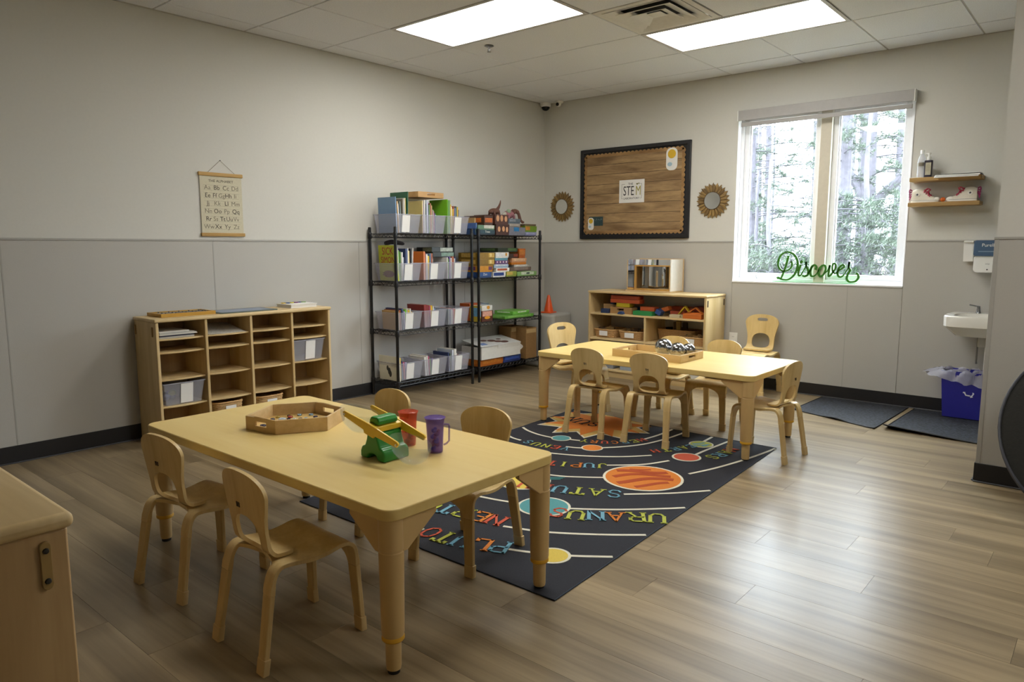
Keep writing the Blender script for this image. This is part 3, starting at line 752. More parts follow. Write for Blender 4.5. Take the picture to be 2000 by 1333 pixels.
# ---------------------------------------------------------------- clear bins
def clear_bin(label, cx, cy, z, ly, dx, h, card=True, group=None, rz=0, cardpos=0, taper=.017):
    """tub tapering downwards; front faces +x"""
    t = thing('storage_bin', label, 'bin', (cx, cy, z), rz, group)
    th = .0025
    o0, o1 = (-dx/2+taper, dx/2-taper, -ly/2+taper, ly/2-taper), (-dx/2, dx/2, -ly/2, ly/2)
    i0, i1 = [o0[0]+th, o0[1]-th, o0[2]+th, o0[3]-th], [o1[0]+th, o1[1]-th, o1[2]+th, o1[3]-th]
    def ring(q, zz): return [(q[0], q[2], zz), (q[1], q[2], zz), (q[1], q[3], zz), (q[0], q[3], zz)]
    vs = ring(o0, 0.001)+ring(o1, h)+ring(i1, h)+ring(i0, th+.001); fs = [(3, 2, 1, 0), (12, 13, 14, 15)]
    for a in (0, 4, 8):
        for k in range(4): fs.append((a+k, a+(k+1) % 4, a+4+(k+1) % 4, a+4+k))
    MB().add(vs, fs).build('tub', M_clear, t, .004, 2)
    m = MB(); e = .006; q = (-dx/2-e, dx/2+e, -ly/2-e, ly/2+e)
    m.box(q[0], q[1], q[2], q[2]+e, h-.004, h+.002).box(q[0], q[1], q[3]-e, q[3], h-.004, h+.002).box(q[0], q[0]+e, q[2]+e, q[3]-e, h-.004, h+.002).box(q[1]-e, q[1], q[2]+e, q[3]-e, h-.004, h+.002)
    m.build('rim', M_clear, t, .001)
    if card:
        w_ = ly*.30; xa, xb = dx/2-taper+.0012, dx/2+.0012
        c = cardpos*ly
        MB().add([(lerp(xa, xb, .06)+d, c+s*w_/2, lerp(0, h, .06)) for s in (-1, 1) for d in (0, .001)] + [(lerp(xa, xb, .95)+d, c+s*w_/2, lerp(0, h, .95)) for s in (-1, 1) for d in (0, .001)],
                 [(1, 3, 7, 5), (0, 4, 6, 2), (0, 1, 5, 4), (2, 6, 7, 3), (4, 5, 7, 6), (0, 2, 3, 1)]).build('label_card', M_paper, t)
    return t
M_pages = plain('book_pages', '#e6e0cf', .8, var=.1, scale=200)
def book(label, col, x, y, z, dx, th, h, lean=0, group=None, yaw=0, name='book', spine=None, roll=0):
    """upright book: spine towards +x, cover facing -y; origin at the bottom middle"""
    b = .0016; m = MB()
    m.box(-dx/2, dx/2, -th/2, -th/2+b, 0, h).box(-dx/2, dx/2, th/2-b, th/2, 0, h).box(dx/2-b, dx/2, -th/2+b, th/2-b, 0, h)
    o = m.build(name, C(col, .4), None, 0, smooth=False, loc=(x, y, z), rot=(R(lean), R(roll), R(yaw)))
    tag(o, label, 'book', group)
    bxo('pages', M_pages, -dx/2+.003, dx/2-b, -th/2+b, th/2-b, .002, h-.003, o, smooth=False)
    return o
SHN = ['bottom', 'third', 'second', 'top']
POSN = ['cubby end', 'middle', 'game rack end']
CN = {'#27507a': 'blue', '#7b8a86': 'grey-green', '#8a8272': 'grey patterned', '#1f5a3c': 'dark green', '#d9c178': 'cream', '#c9cfd8': 'pale grey', '#b9a7cf': 'lilac', '#5f8f3a': 'green', '#a0522d': 'brown', '#7bbf2a': 'lime green', '#d8b21c': 'yellow',
      '#34406a': 'navy', '#e8e4da': 'white', '#b8b023': 'yellow-green', '#8c2f2a': 'dark red', '#d8762c': 'orange', '#6a4a8c': 'purple', '#2f2a2c': 'black', '#c05a78': 'pink', '#6f8fb0': 'light blue', '#c9a36a': 'tan', '#5a6a5a': 'olive'}
USED = set()
def fill(si, bi, y0, books):
    """books: (colour, depth, thickness, height, lean); set side by side along +y from y0"""
    seen = {}
    y = y0
    for (c, dx, th, h, ln) in books:
        size = 'tall' if h > .235 else 'short' if h < .175 else 'mid-size'
        wdt = 'thin' if th < .009 else 'thick' if th > .018 else ''
        lb = ('%s %s %s picture book in the %s bin on the %s shelf' % (size, wdt, CN[c], POSN[bi], SHN[si])).replace('  ', ' ')
        if lb in USED: lb = '%s %s book beside the %s one, %s bin, %s shelf' % (size, CN[c], prev, POSN[bi], SHN[si])
        USED.add(lb); prev = CN[c]
        book(lb, c, .19, y+th/2, SHZ[si]+.0045, dx, th, h*1.15, ln*.5, 'picture books in clear bins')
        y += th+.0045+abs(ln)*.0004
HT = [.145, .145, .145, .150]
BY = [(-2.19), (-1.905), (-1.625)]
for si in range(4):
    for bi in range(3):
        if si == 3: cd = bi != 1
        else: cd = True
        clear_bin('clear bin %s on the %s shelf of the book rack, %s' % ('with label card' if cd else 'without card', SHN[si], POSN[bi]), .192, BY[bi], SHZ[si]+.001, .268, .27, HT[si], cd, 'clear book bins', cardpos=-.02 if si < 3 else (-.08 if bi == 0 else 0))
# top shelf
fill(3, 0, -2.292, [('#6f8fb0', .215, .007, .245, 3), ('#27507a', .2, .006, .235, 5), ('#c9a36a', .2, .010, .215, 5), ('#c9cfd8', .19, .008, .20, 7), ('#7b8a86', .2, .007, .215, 6), ('#8a8272', .21, .016, .235, 0), ('#e8e4da', .2, .006, .24, 0), ('#d9c178', .2, .006, .24, 0), ('#1f5a3c', .215, .007, .285, -4)])
fill(3, 1, -2.008, [('#d9c178', .2, .008, .23, 0), ('#b9a7cf', .19, .006, .215, 2), ('#e8e4da', .2, .010, .235, 0), ('#2f2a2c', .19, .009, .21, 0), ('#c9cfd8', .2, .011, .235, 0), ('#6a4a8c', .19, .008, .225, 0), ('#5f8f3a', .19, .010, .205, 0), ('#a0522d', .19, .010, .215, 0), ('#c9a36a', .19, .008, .20, 0), ('#8a8272', .19, .012, .17, 0), ('#c05a78', .18, .007, .16, 0), ('#34406a', .18, .010, .145, 0)])
fill(3, 2, -1.728, [('#7bbf2a', .22, .006, .25, 0), ('#5f8f3a', .22, .024, .245, 0), ('#d8b21c', .2, .018, .215, 0), ('#e8e4da', .19, .008, .20, 0), ('#d8b21c', .19, .009, .185, -3), ('#a0522d', .19, .010, .205, 0), ('#6f8fb0', .19, .009, .19, 0), ('#5a6a5a', .19, .011, .205, 0), ('#d8b21c', .19, .012, .2, 0), ('#2f2a2c', .18, .009, .18, 0)])
# second shelf; the first book shows its cover
sk = book('lime yellow book with big red title SICK SIMON facing out of the second shelf', '#b9be22', .205, -2.296, SHZ[2]+.006, .225, .008, .285, 3, 'picture books in clear bins')
mr_ = plain('title_red', '#a3202a', .5)
for tx, zz, sz in (('SICK', .235, .085), ('SIMON', .165, .072)):
    text('title', tx, sz, mr_, sk, (0, -.0046, zz), FACE_NY, .0004, sx=.78)
MB().prism([(.0+.07*math.cos(a*math.pi/10)*(1+.2*math.sin(a*3)), .055+.028*math.sin(a*math.pi/10)) for a in range(20)], -.0050, -.0041, 'xz').build('cover_picture', plain('cover_brown', '#8a5a48', .5, var=.5, scale=90), sk)
fill(2, 0, -2.278, [('#b9a7cf', .21, .008, .235, 4), ('#7bbf2a', .19, .008, .215, 3), ('#5f8f3a', .19, .010, .205, 2), ('#e8e4da', .19, .013, .20, 0), ('#c9cfd8', .18, .012, .165, 0), ('#34406a', .21, .022, .225, 0), ('#e8e4da', .2, .008, .23, 0), ('#d9c178', .19, .012, .21, 0), ('#2f2a2c', .2, .009, .225, -3), ('#e8e4da', .2, .007, .23, -5)])
fill(2, 1, -2.0, [('#d8762c', .2, .016, .205, 0), ('#8c2f2a', .19, .009, .195, 0), ('#e8e4da', .19, .016, .185, 0), ('#d8b21c', .18, .018, .172, 0), ('#6f8fb0', .19, .009, .19, 0), ('#a0522d', .19, .016, .19, 0), ('#e8e4da', .17, .009, .15, 0)])
fill(2, 2, -1.715, [('#e8e4da', .17, .010, .16, 0), ('#5f8f3a', .17, .009, .15, 0), ('#6a4a8c', .17, .013, .165, 0), ('#e8e4da', .17, .012, .155, 0), ('#a0522d', .17, .022, .165, 0), ('#e8e4da', .17, .008, .15, 0), ('#34406a', .17, .010, .16, 0)])
# third shelf
fill(1, 0, -2.285, [('#c9a36a', .19, .020, .135, 6), ('#a0522d', .19, .012, .14, 8), ('#34406a', .2, .016, .15, 8), ('#b9a7cf', .19, .010, .13, 6), ('#7bbf2a', .18, .012, .14, 5), ('#e8e4da', .18, .006, .145, 4), ('#d8b21c', .18, .012, .135, 2), ('#e8e4da', .18, .008, .145, 0), ('#d8b21c', .17, .014, .12, 0)])
fill(1, 1, -2.0, [('#8c2f2a', .21, .030, .165, 6), ('#8c2f2a', .2, .022, .16, 6), ('#c05a78', .2, .010, .155, 5), ('#d8b21c', .19, .018, .155, 4), ('#e8e4da', .19, .009, .15, 3), ('#6f8fb0', .18, .012, .13, 0)])
fill(1, 2, -1.715, [('#7b8a86', .18, .014, .12, 0), ('#34406a', .18, .016, .115, 0), ('#e8e4da', .18, .018, .11, 0), ('#c05a78', .18, .010, .115, 0), ('#d8762c', .18, .014, .115, 0), ('#6a4a8c', .18, .014, .11, 0)])
# bottom shelf
fill(0, 0, -2.285, [('#d8b21c', .2, .022, .16, 4), ('#34406a', .19, .020, .135, 8), ('#c05a78', .19, .014, .125, 10), ('#b9a7cf', .19, .012, .12, 8), ('#6f8fb0', .18, .014, .11, 4)])
fill(0, 1, -2.0, [('#e8e4da', .2, .020, .14, 8), ('#e8e4da', .2, .012, .145, 8), ('#c05a78', .2, .010, .14, 8), ('#5f8f3a', .19, .012, .12, 6), ('#6a4a8c', .19, .016, .12, 6), ('#c9a36a', .19, .012, .11, 4)])
fill(0, 2, -1.715, [('#34406a', .19, .014, .145, 8), ('#5a6a5a', .19, .012, .135, 6), ('#c9cfd8', .19, .018, .16, 0), ('#e8e4da', .2, .024, .165, 0), ('#e8e4da', .19, .010, .13, 0), ('#8c2f2a', .18, .012, .12, 0)])
pk = book('large white storage book with black print standing at the end of the bottom shelf', '#dcd8c6', .205, -2.312, SHZ[0]+.002, .25, .010, .20, 2, 'picture books in clear bins')
for (dx_, dz_, r_) in ((-.02, .10, .022), (.0, .075, .03), (.012, .055, .028)): MB().prism([(dx_+r_*.6*math.cos(a*math.pi/6), dz_+r_*math.sin(a*math.pi/6)) for a in range(12)], -.0056, -.0051, 'xz').build('print', plain('print_grey', '#4a4842', .6, var=.5, scale=200), pk)
for k in range(4): bxo('print_line', plain('print_grey', '#4a4842', .6), .03, .095, -.0056, -.0051, .115+k*.011, .1165+k*.011, pk)
# wooden tray standing behind the top bins
wt = thing('wooden_tray', 'shallow wooden tray with a cut-out handle lying across the book bins', 'tray', (.15, -1.88, SHZ[3]+.300), R(2))
m_tr = wood('tray_wood', '#cfa468', '#a67a42', 'y', .45)
mb = MB().box(-.11, .11, -.15, .15, 0, .006); mb.build('base', m_tr, wt)
mb = MB().box(-.11, -.102, -.15, .15, .006, .045).box(-.102, .102, -.15, -.142, .006, .045).box(-.102, .102, .142, .15, .006, .045)
mb.box(.102, .11, -.15, -.045, .006, .045).box(.102, .11, .045, .15, .006, .045).box(.102, .11, -.045, .045, .006, .018).box(.102, .11, -.045, .045, .033, .045)
mb.build('sides', m_tr, wt, .001)

# small things lying behind the second-shelf books
tag(MB().tube(cr([(.10, -2.25, 1.247), (.12, -2.20, 1.262), (.14, -2.14, 1.256), (.15, -2.09, 1.246)], 5), [.02, .024, .026, .026, .026, .027, .027, .027, .026, .026, .025, .024, .022, .02, .016, .012], 10, flat=.75).build('pencil_pouch', plain('pouch_black', '#2a2226', .8, var=.2)), 'black and red soft pouch lying on top of the second shelf books', 'pouch')
for k, (c, dy, dz, nm) in enumerate((('#23231f', 0, 0, 'lower green landscape'), ('#2b2a22', -.012, .042, 'upper dark landscape'))):
    g = thing('jigsaw_box', '%s jigsaw box lying on the second shelf books by the game rack' % nm, 'box', (.13, -1.70+dy, 1.137+dz), R(-3))
    bxo('lid', C('#22241c', .4), -.10, .10, -.125, .115, 0, .040, g, .001)
    bxo('printed_side', C(('#7d9a86', '#b8bfae')[k], .4, var=.5, scale=40), .1, .1012, -.03, .112, .004, .036, g)
    bxo('printed_side', C('#8a8f6a', .4, var=.5, scale=40), -.02, .095, -.1262, -.125, .004, .036, g)

# ================================================================ board games
def game(label, y0, y1, z0, z1, col, panel=None, pr=(.1, .9, .15, .85), x0=.075, x1=.325, rz=0, txt=None, tc='#e9e6dc', name='game_box', grp='board games on the wire rack', extra=None):
    y0 = max(y0, -1.372)
    cy = (y0+y1)/2; hy = (y1-y0)/2; cx = (x0+x1)/2; hx = (x1-x0)/2; h = z1-z0-.0006
    g = thing(name, label, 'game box', (cx, cy, z0), R(rz), grp)
    bxo('base', C(col, .45, var=.25, scale=25), -hx+.0025, hx-.0025, -hy+.0025, hy-.0025, 0, h*.9, g)
    mb = MB().box(-hx, hx, -hy, hy, h-.004, h); z = h*.22
    mb.box(hx-.002, hx, -hy, hy, z, h-.004).box(-hx, -hx+.002, -hy, hy, z, h-.004).box(-hx+.002, hx-.002, -hy, -hy+.002, z, h-.004).box(-hx+.002, hx-.002, hy-.002, hy, z, h-.004)
    mb.build('lid', C(col, .35, var=.2, scale=30), g, .0008)
    if panel:
        bxo('printed_panel', C(panel, .35, var=.35, scale=45), hx, hx+.0008, lerp(-hy, hy, pr[0]), lerp(-hy, hy, pr[1]), lerp(z, h, pr[2]), lerp(z, h, pr[3]), g)
        bxo('printed_panel', C(panel, .35, var=.35, scale=45), lerp(-hx, hx, .15), lerp(-hx, hx, .85), -hy-.0008, -hy, lerp(z, h, pr[2]), lerp(z, h, pr[3]), g)
    if txt: text('title', txt, h*.62, C(tc, .5), g, (hx+.0012, 0, (z+h)/2), FACE_PX, .0003)
    if extra:
        for (a, b_, c, d, cc) in extra:
            MB().prism([(lerp(-hy, hy, a)+b_*hy*math.cos(k*math.pi/8), lerp(z, h, c)+d*h*math.sin(k*math.pi/8)) for k in range(16)], hx, hx+.0014, 'yz').build('printed_shape', C(cc, .4), g)
    return g
YY = lambda X: lerp(-1.392, -.512, ((900+.12*X)-934)/(1052.5-934))       # crop column to place on the shelf
ZT = SHZ[3]
game('navy game box lettered Trees on the top shelf', YY(315), YY(545), ZT, ZT+.045, '#22343f', '#2c4a55', (.05, .95, .1, .9), txt='Trees', x1=.335)
game('pale green and white game box lying on the navy one', YY(300), YY(550), ZT+.045, ZT+.087, '#5d7f63', '#d8d4c6', (.35, .95, .1, .95))
game('blue game box at the book rack end of the top shelf', YY(60), YY(295), ZT, ZT+.055, '#34507c', '#7f9a5a', (.55, .95, .1, .9), x1=.30)
game('light blue crumpled game box on the top shelf', YY(90), YY(290), ZT+.055, ZT+.105, '#4a68a0', '#6b86b8', x1=.31)
game('plain tan cardboard lid resting on the blue boxes', YY(120), YY(290), ZT+.105, ZT+.15, '#a98a5a', None, x1=.29, rz=3)
game('small brown and orange box beside the tan lid', YY(395), YY(525), ZT+.087, ZT+.172, '#4a2f22', '#c76a2a', (.08, .92, .08, .68))
game('lower brown box printed with round biscuits', YY(555), YY(760), ZT, ZT+.098, '#4a2c24', None, x1=.34, extra=[(.22, .2, .42, .25, '#cf9a6e'), (.55, .2, .45, .25, '#c99468'), (.82, .17, .38, .25, '#d3a078')])
game('upper brown box printed with round biscuits', YY(540), YY(742), ZT+.098, ZT+.185, '#54332a', None, x1=.34, extra=[(.2, .22, .5, .33, '#cf9a6e'), (.5, .2, .5, .33, '#c99468'), (.82, .2, .45, .3, '#d3a078')])
game('grey-blue game box with a bright blue square', YY(768), YY(1035), ZT, ZT+.076, '#7d7f8c', '#2f7fb4', (.3, .62, .35, .98), x1=.33)
game('grey flat game box under the pink dinosaur', YY(765), YY(960), ZT+.076, ZT+.110, '#8d8a86', '#b3aaa0')
game('slate blue box the pink dinosaur sits on', YY(765), YY(962), ZT+.110, ZT+.155, '#5c6a78', '#8e96a0', (.1, .6, .2, .8))
game('lavender game box at the window end of the top shelf', YY(1042), YY(1235), ZT, ZT+.034, '#8a8cb0', '#a6a8c8')
game('green and orange printed game box on the lavender box', YY(1040), YY(1240), ZT+.034, ZT+.092, '#6f8f2e', '#c8843a', (.05, .42, .1, .9))
game('brown lidded box on the green and orange box', YY(1035), YY(1228), ZT+.092, ZT+.11, '#6a5a44', None)
ZT = SHZ[2]
game('dark blue game box lettered Zoo at the base of the second shelf', YY(65), YY(500), ZT, ZT+.052, '#253f6e', '#2f5590', (.02, .95, .1, .9), txt='Zoo')
game('orange game box with a purple window print', YY(85), YY(520), ZT+.052, ZT+.106, '#c98a22', '#6b3f62', (.7, .95, .12, .88))
game('lower yellow wooden puzzle box on the second shelf', YY(50), YY(550), ZT+.106, ZT+.166, '#8a6a22', '#d8b25a', (.62, .95, .1, .9), extra=[(.75, .08, .5, .3, '#e8d49a')])
game('upper yellow wooden puzzle box on the second shelf', YY(35), YY(552), ZT+.166, ZT+.226, '#937224', '#d8b25a', (.62, .95, .1, .9), extra=[(.75, .08, .5, .3, '#e8d49a')])
game('white and navy game box on the second shelf', YY(525), YY(722), ZT, ZT+.046, '#e2e0da', '#2a4488', (.05, .85, .1, .9))
game('white box framed orange print on the second shelf', YY(575), YY(782), ZT+.046, ZT+.084, '#e6e2da', '#c0572a', (.08, .82, .2, .8))
game('light blue and white flat game box', YY(540), YY(766), ZT+.084, ZT+.118, '#9fb6cc', '#dfe4e8', (.1, .9, .5, .9))
game('purple box with a row of round pictures', YY(560), YY(762), ZT+.118, ZT+.152, '#6b4a78', None, extra=[(.15, .1, .5, .25, '#d8b8c8'), (.38, .1, .5, .25, '#e0c8b0'), (.62, .1, .5, .25, '#d8b8c8'), (.85, .1, .5, .25, '#e8d8c8')])
game('thin teal game box in the middle stack', YY(556), YY(756), ZT+.152, ZT+.176, '#5f97a8', None)
game('white game box with an orange sun print', YY(566), YY(772), ZT+.176, ZT+.228, '#dedad0', '#efece4', (.05, .6, .1, .9), extra=[(.8, .13, .5, .3, '#d8962a')])
game('olive and green printed game box on the second shelf', YY(735), YY(900), ZT, ZT+.05, '#8f9a3e', '#d0b25a', (.05, .6, .1, .9))
game('long pale green boxed set with a dark oval badge on the second shelf', YY(912), YY(1240), ZT, ZT+.043, '#86b06a', '#cfdcc4', (.2, .85, .1, .9), extra=[(.55, .2, .5, .2, '#2f4a3a')])
game('long brown game box at the window end of the second shelf', YY(792), YY(1145), ZT+.05, ZT+.087, '#6a5a50', '#8a7a6e', (.2, .85, .1, .9))
game('white and grey slim box in the window end stack', YY(862), YY(1095), ZT+.087, ZT+.110, '#b9b4ac', '#d8d4cc')
game('bright orange slim box in the window end stack', YY(830), YY(1060), ZT+.110, ZT+.132, '#c9781e', None, rz=-3)
game('peach printed game box in the window end stack', YY(812), YY(1066), ZT+.132, ZT+.172, '#c9936a', '#e0b890', rz=2)
game('small dark brown box with cream lettering in the window end stack', YY(775), YY(925), ZT+.172, ZT+.215, '#3a241c', '#8a3a22', (.5, .95, .1, .9))
game('orange-brown upright box in the window end stack', YY(940), YY(1045), ZT+.172, ZT+.262, '#a8551e', '#c47a34')
game('dark green flat game box on top of the second shelf stack', YY(600), YY(915), ZT+.229, ZT+.268, '#26301f', '#4f6a3a', (.5, .95, .1, .9))
ZT = SHZ[1]
YL = lambda X: lerp(-1.392, -.512, ((700+.19*X)-934)/(1052.5-934))
game('orange card game box standing behind the bin on the third shelf', -1.36, -1.215, ZT, ZT+.16, '#c05a22', '#d8702c', (.1, .9, .4, .6), x1=.20)
game('blue and yellow slim game box upright on the third shelf', YL(1245), YL(1262), ZT, ZT+.145, '#d0b83a', '#6fa8c8', x0=.215, x1=.33)
game('food game box with orange base on the third shelf', YL(1266), YL(1372), ZT, ZT+.098, '#5a3022', '#d8a08a', (.08, .92, .35, .95), x0=.215, x1=.335, extra=[(.5, .5, .18, .14, '#e09a22')])
game('small white box with an orange sun on the food game box', YL(1268), YL(1366), ZT+.098, ZT+.145, '#dcd8ce', None, x0=.215, x1=.335, extra=[(.62, .3, .5, .35, '#d8962a')])
game('grey and white card box behind the third shelf bins', -1.205, -1.09, ZT, ZT+.152, '#7f8a94', '#c9c8c4', x1=.19)
gt = game('bright green flat box with black badge on the third shelf', -1.03, -.60, ZT, ZT+.028, '#5f9a3a', '#7fb25a', (.1, .9, .1, .9), x1=.34)
game('bright green raised tray leaning on the flat green box', -.88, -.615, ZT+.0285, ZT+.062, '#7cbf4e', '#cfe0c0', (.3, .8, .3, .8), rz=2, x1=.30)
# bottom shelf: orange and blue boxes under a big white box with its flap open
ZT = SHZ[0]
game('orange flat box under the big white box', -1.36, -1.04, ZT, ZT+.062, '#b8641e', '#c97a2c', x1=.325)
game('blue flat box under the big white box', -1.038, -.78, ZT, ZT+.062, '#2f3f7a', '#3a58a8', x1=.325)
wbx = thing('white_toy_box', 'big white cardboard toy box with its lid half open on the bottom shelf', 'box', (.22, -1.07, ZT+.063))
mwb = C('#d4d1c8', .5)
mb = MB().box(-.125, .125, -.29, .26, 0, .004).box(-.125, -.121, -.29, .26, .004, .115).box(.121, .125, -.29, .26, .004, .115).box(-.121, .121, -.29, -.286, .004, .115).box(-.121, .121, .256, .26, .004, .115)
mb.build('tray', mwb, wbx, .001)
lid = bxo('lid', C('#c9c7c2', .4), 0, .262, -.29, .26, 0, .004, wbx, loc=(-.127, 0, .163), rot=(0, R(10), 0))
bxo('front_flap', mwb, .258, .262, -.07, .26, -.10, .0, lid, .001)
MB().prism([(-.06+.06*math.cos(a*math.pi/10), .0) for a in range(2)] + [(.26+.05*math.sin(a*math.pi/10), -.02-.07*a/10) for a in range(11)] , .250, .2575, 'yz').build('tuck_flap', mwb, lid)
for k, (u, v, s_) in enumerate(((.10, -.1, .04), (.13, -.02, .05), (.17, .03, .045), (.20, .09, .05), (.11, .1, .03))):
    MB().prism([(u+s_*.6*math.cos(a*math.pi/6), v+s_*math.sin(a*math.pi/6)) for a in range(12)], .004, .0048).build('printed_picture', C('#6a4438', .5, var=.5, scale=60), lid)
MB().prism([(.16, -.24), (.22, -.24), (.22, -.16), (.16, -.16)], .004, .0048).build('printed_patch', C('#6f86b8', .5, var=.4), lid)
M_card = plain('cardboard', '#8f6c40', .8, var=.12, scale=50)
def carton(label, x, y, z, sx, sy, sz, rz, flaps=True):
    t = thing('cardboard_box', label, 'box', (x, y, z), R(rz)); th = .004; hx, hy = sx/2, sy/2
    MB().box(-hx, hx, -hy, hy, 0, th).box(-hx, -hx+th, -hy, hy, th, sz).box(hx-th, hx, -hy, hy, th, sz).box(-hx+th, hx-th, -hy, -hy+th, th, sz).box(-hx+th, hx-th, hy-th, hy, th, sz).build('body', M_card, t, .001)
    MB().box(hx, hx+.001, -hy+.01, hy-.01, sz-.05, sz-.012).build('packing_tape', C('#b79a6a', .35), t)
    MB().box(-hx+th+.001, hx-th-.001, -hy+th+.001, hy-th-.001, sz*.75, sz*.86).build('crumpled_paper', C('#b08a58', .8, var=.5, scale=40), t, .02)
    return t
carton('open brown cardboard box at the wall side behind the white toy box', .125, -.69, SHZ[0], .155, .19, .31, 0)
carton('brown cardboard box at the front corner of the bottom shelf', .268, -.625, SHZ[0], .125, .165, .30, 0)

# toy dinosaurs on the top games
dn = plain('toy_brown', '#6a4638', .7, var=.3, scale=60); dp = plain('toy_pink', '#a06a70', .7, var=.4, scale=50)
zz = SHZ[3]+.186
t = thing('toy_dinosaur', 'brown round-backed toy dinosaur with raised tail on the biscuit boxes', 'toy', (.25, YY(640), zz))
MB().ball((0, 0, .03), .05, 16, 10, (1, 1.15, .6)).build('body', dn, t)
MB().tube(cr([(0, .035, .045), (0, .06, .07), (.005, .075, .105), (.005, .082, .135)], 5), [.018, .017, .016, .015, .014, .013, .012, .011, .010, .009, .008, .007, .006, .005, .004, .003], 10).build('tail', dn, t)
MB().ball((.01, -.06, .024), .022, 12, 8, (1, 1.2, .9)).build('head', dn, t)
for a in (-1, 1):
    for b_ in (-1, 1): MB().tube([(a*.03, b_*.03, .02), (a*.036, b_*.034, 0)], [.012, .009], 8).build('leg', dn, t)
zz = SHZ[3]+.156
t = thing('toy_dinosaur', 'pink and white long-necked toy dinosaur sprawled over the top shelf boxes', 'toy', (.25, YY(870), zz))
MB().ball((0, 0, .04), .045, 16, 10, (.9, 1.5, .85)).build('body', dp, t)
MB().tube(cr([(0, .05, .055), (0, .09, .075), (.02, .115, .055), (.03, .13, .0), (.04, .15, -.028)], 5), [.026]*4+[.02]*6+[.015]*6+[.011]*5, 10).build('neck', dn, t)
MB().ball((.042, .156, -.03), .014, 10, 8, (1, 1.4, .8)).build('head', dn, t)
MB().tube(cr([(0, -.05, .04), (0, -.08, .035), (.01, -.11, .012)], 5), [.024, .022, .02, .018, .016, .014, .012, .01, .008, .006, .004], 10).build('tail', plain('toy_white', '#b8b4a6', .7, var=.3), t)
for a in (-1, 1):
    for b_ in (-1, 1): MB().tube([(a*.028, b_*.035, .03), (a*.034, b_*.04, .0)], [.016, .011], 8).build('leg', dp, t)
MB().ball((.018, -.025, .065), .022, 10, 8).build('patch', plain('toy_green', '#8fa888', .7, var=.3), t)

# grey plastic cube with a traffic cone
t = thing('plastic_cube', 'grey rounded plastic cube in the room corner under the traffic cone', 'storage cube', (.225, -.215, 0), R(4))
mgc = plain('grey_polyethylene', '#a9a79f', .5, var=.03)
MB().prism(rrect(-.18, .18, -.18, .18, .045, 8), 0, .55).build('body', mgc, t, .025, 4)
MB().prism(rrect(-.12, .12, .10, .40, .03, 6), .18, .1815, 'yz').build('recessed_panel', mgc, t, .0006)
t = thing('traffic_cone', 'small orange toy traffic cone on the grey plastic cube', 'cone', (.245, -.235, .5505), R(8))
mo = plain('cone_orange', '#e0561c', .4, var=.05)
MB().prism(rrect(-.062, .062, -.062, .062, .012, 4), 0, .012).build('base', mo, t, .002)
MB().lathe([(.048, .012), (.046, .03), (.014, .175), (.010, .182), (.007, .183)], n=24).build('cone', mo, t)
# ================================================================ cubby unit on the left wall
CX0, CX1, CY0, CY1, CH = .022, .325, -4.215, -2.966, .79
cub = thing('cubby_unit', 'low maple cubby unit with twenty open pigeonholes against the grey wall', 'cubby', (0, 0, 0))
bxo('side_panel', M_maple, CX0, CX1, CY0, CY0+.018, .0, CH-.022, cub, .003)
bxo('side_panel', M_maple, CX0, CX1, CY1-.018, CY1, .0, CH-.022, cub, .003)
bxo('top', M_maple_y, CX0, CX1+.008, CY0-.008, CY1+.008, CH-.022, CH, cub, .007, 3)
bxo('back_panel', wood('maple_back', '#b39468', '#8f7046', 'z', .5), CX0, CX0+.008, CY0+.018, CY1-.018, .05, CH-.022, cub)
bxo('kick_board', M_maple_y, CX1-.03, CX1-.015, CY0+.018, CY1-.018, 0, .05, cub)
dv = [CY0+.009, -3.899, -3.589, -3.279, CY1-.009]
for y in dv[1:-1]: bxo('divider', M_maple, CX0+.008, CX1-.004, y-.009, y+.009, .05, CH-.022, cub, .003)
SZ = [.663, .581, .412, .243, .058]
for a, b in zip(dv, dv[1:]):
    for z in SZ:
        y0, y1 = a+.009, b-.009
        fr = [(lerp(CX1-.028, CX1-.008, math.sin(math.pi*k/10)), lerp(y0, y1, k/10)) for k in range(11)]
        sh = MB().prism([(CX0+.008, y0)] + fr + [(CX0+.008, y1)], z-.010, z).build('shelf', M_maple_y, cub, .0015)
        if z > .1: MB().prism([(.20+.012*math.cos(k*math.pi/8), (y0*.72+y1*.28)+.012*math.sin(k*math.pi/8)) for k in range(16)], z, z+.0006).build('knot_plug', C('#e0c596', .4), sh)
for y in (CY0-.0, ):
    for x in (CX0+.02, CX1-.045):
        MB().prism(rrect(x-.006, x+.006, CH-.11, CH-.05, .006, 4), y-.006, y, 'xz').build('hook_plate', C('#9a7a4a', .5), cub, .001)
# things in and on it
def cub_mid(i): return (dv[i]+dv[i+1])/2
clear_bin('clear empty bin with label card in the cubby column beside the book rack', .19, -3.143, SZ[2]+.0005, .262, .24, .150, True, 'clear bins in the cubby unit', cardpos=.06, taper=.018)
clear_bin('clear bin of blue toys with label card in the cubby end column', .19, -4.053, SZ[3]+.0005, .258, .24, .140, True, 'clear bins in the cubby unit', cardpos=.06, taper=.018)
for k in range(9):
    a = random.uniform(-.07, .07); b = random.uniform(-.07, .06); c = ['#2f4a8a', '#56709a', '#7a8a3a', '#39507a'][k % 4]
    o = MB().ball((0, 0, 0), .022, 10, 8, (1, 1.1, .9)).build('toy_ball', C(c, .4), loc=(.19+a, -4.053+b*1.3, SZ[3]+.026+.018*(k % 3)))
    tag(o, {'#2f4a8a': 'deep blue', '#56709a': 'dusty blue', '#7a8a3a': 'olive', '#39507a': 'slate blue'}[c]+' plastic toy inside the clear bin in the cubby', 'toy', 'toys in the cubby bin')
M_wick = plain('wicker', '#c9a06a', .7, var=.35, scale=140, bump=.8)
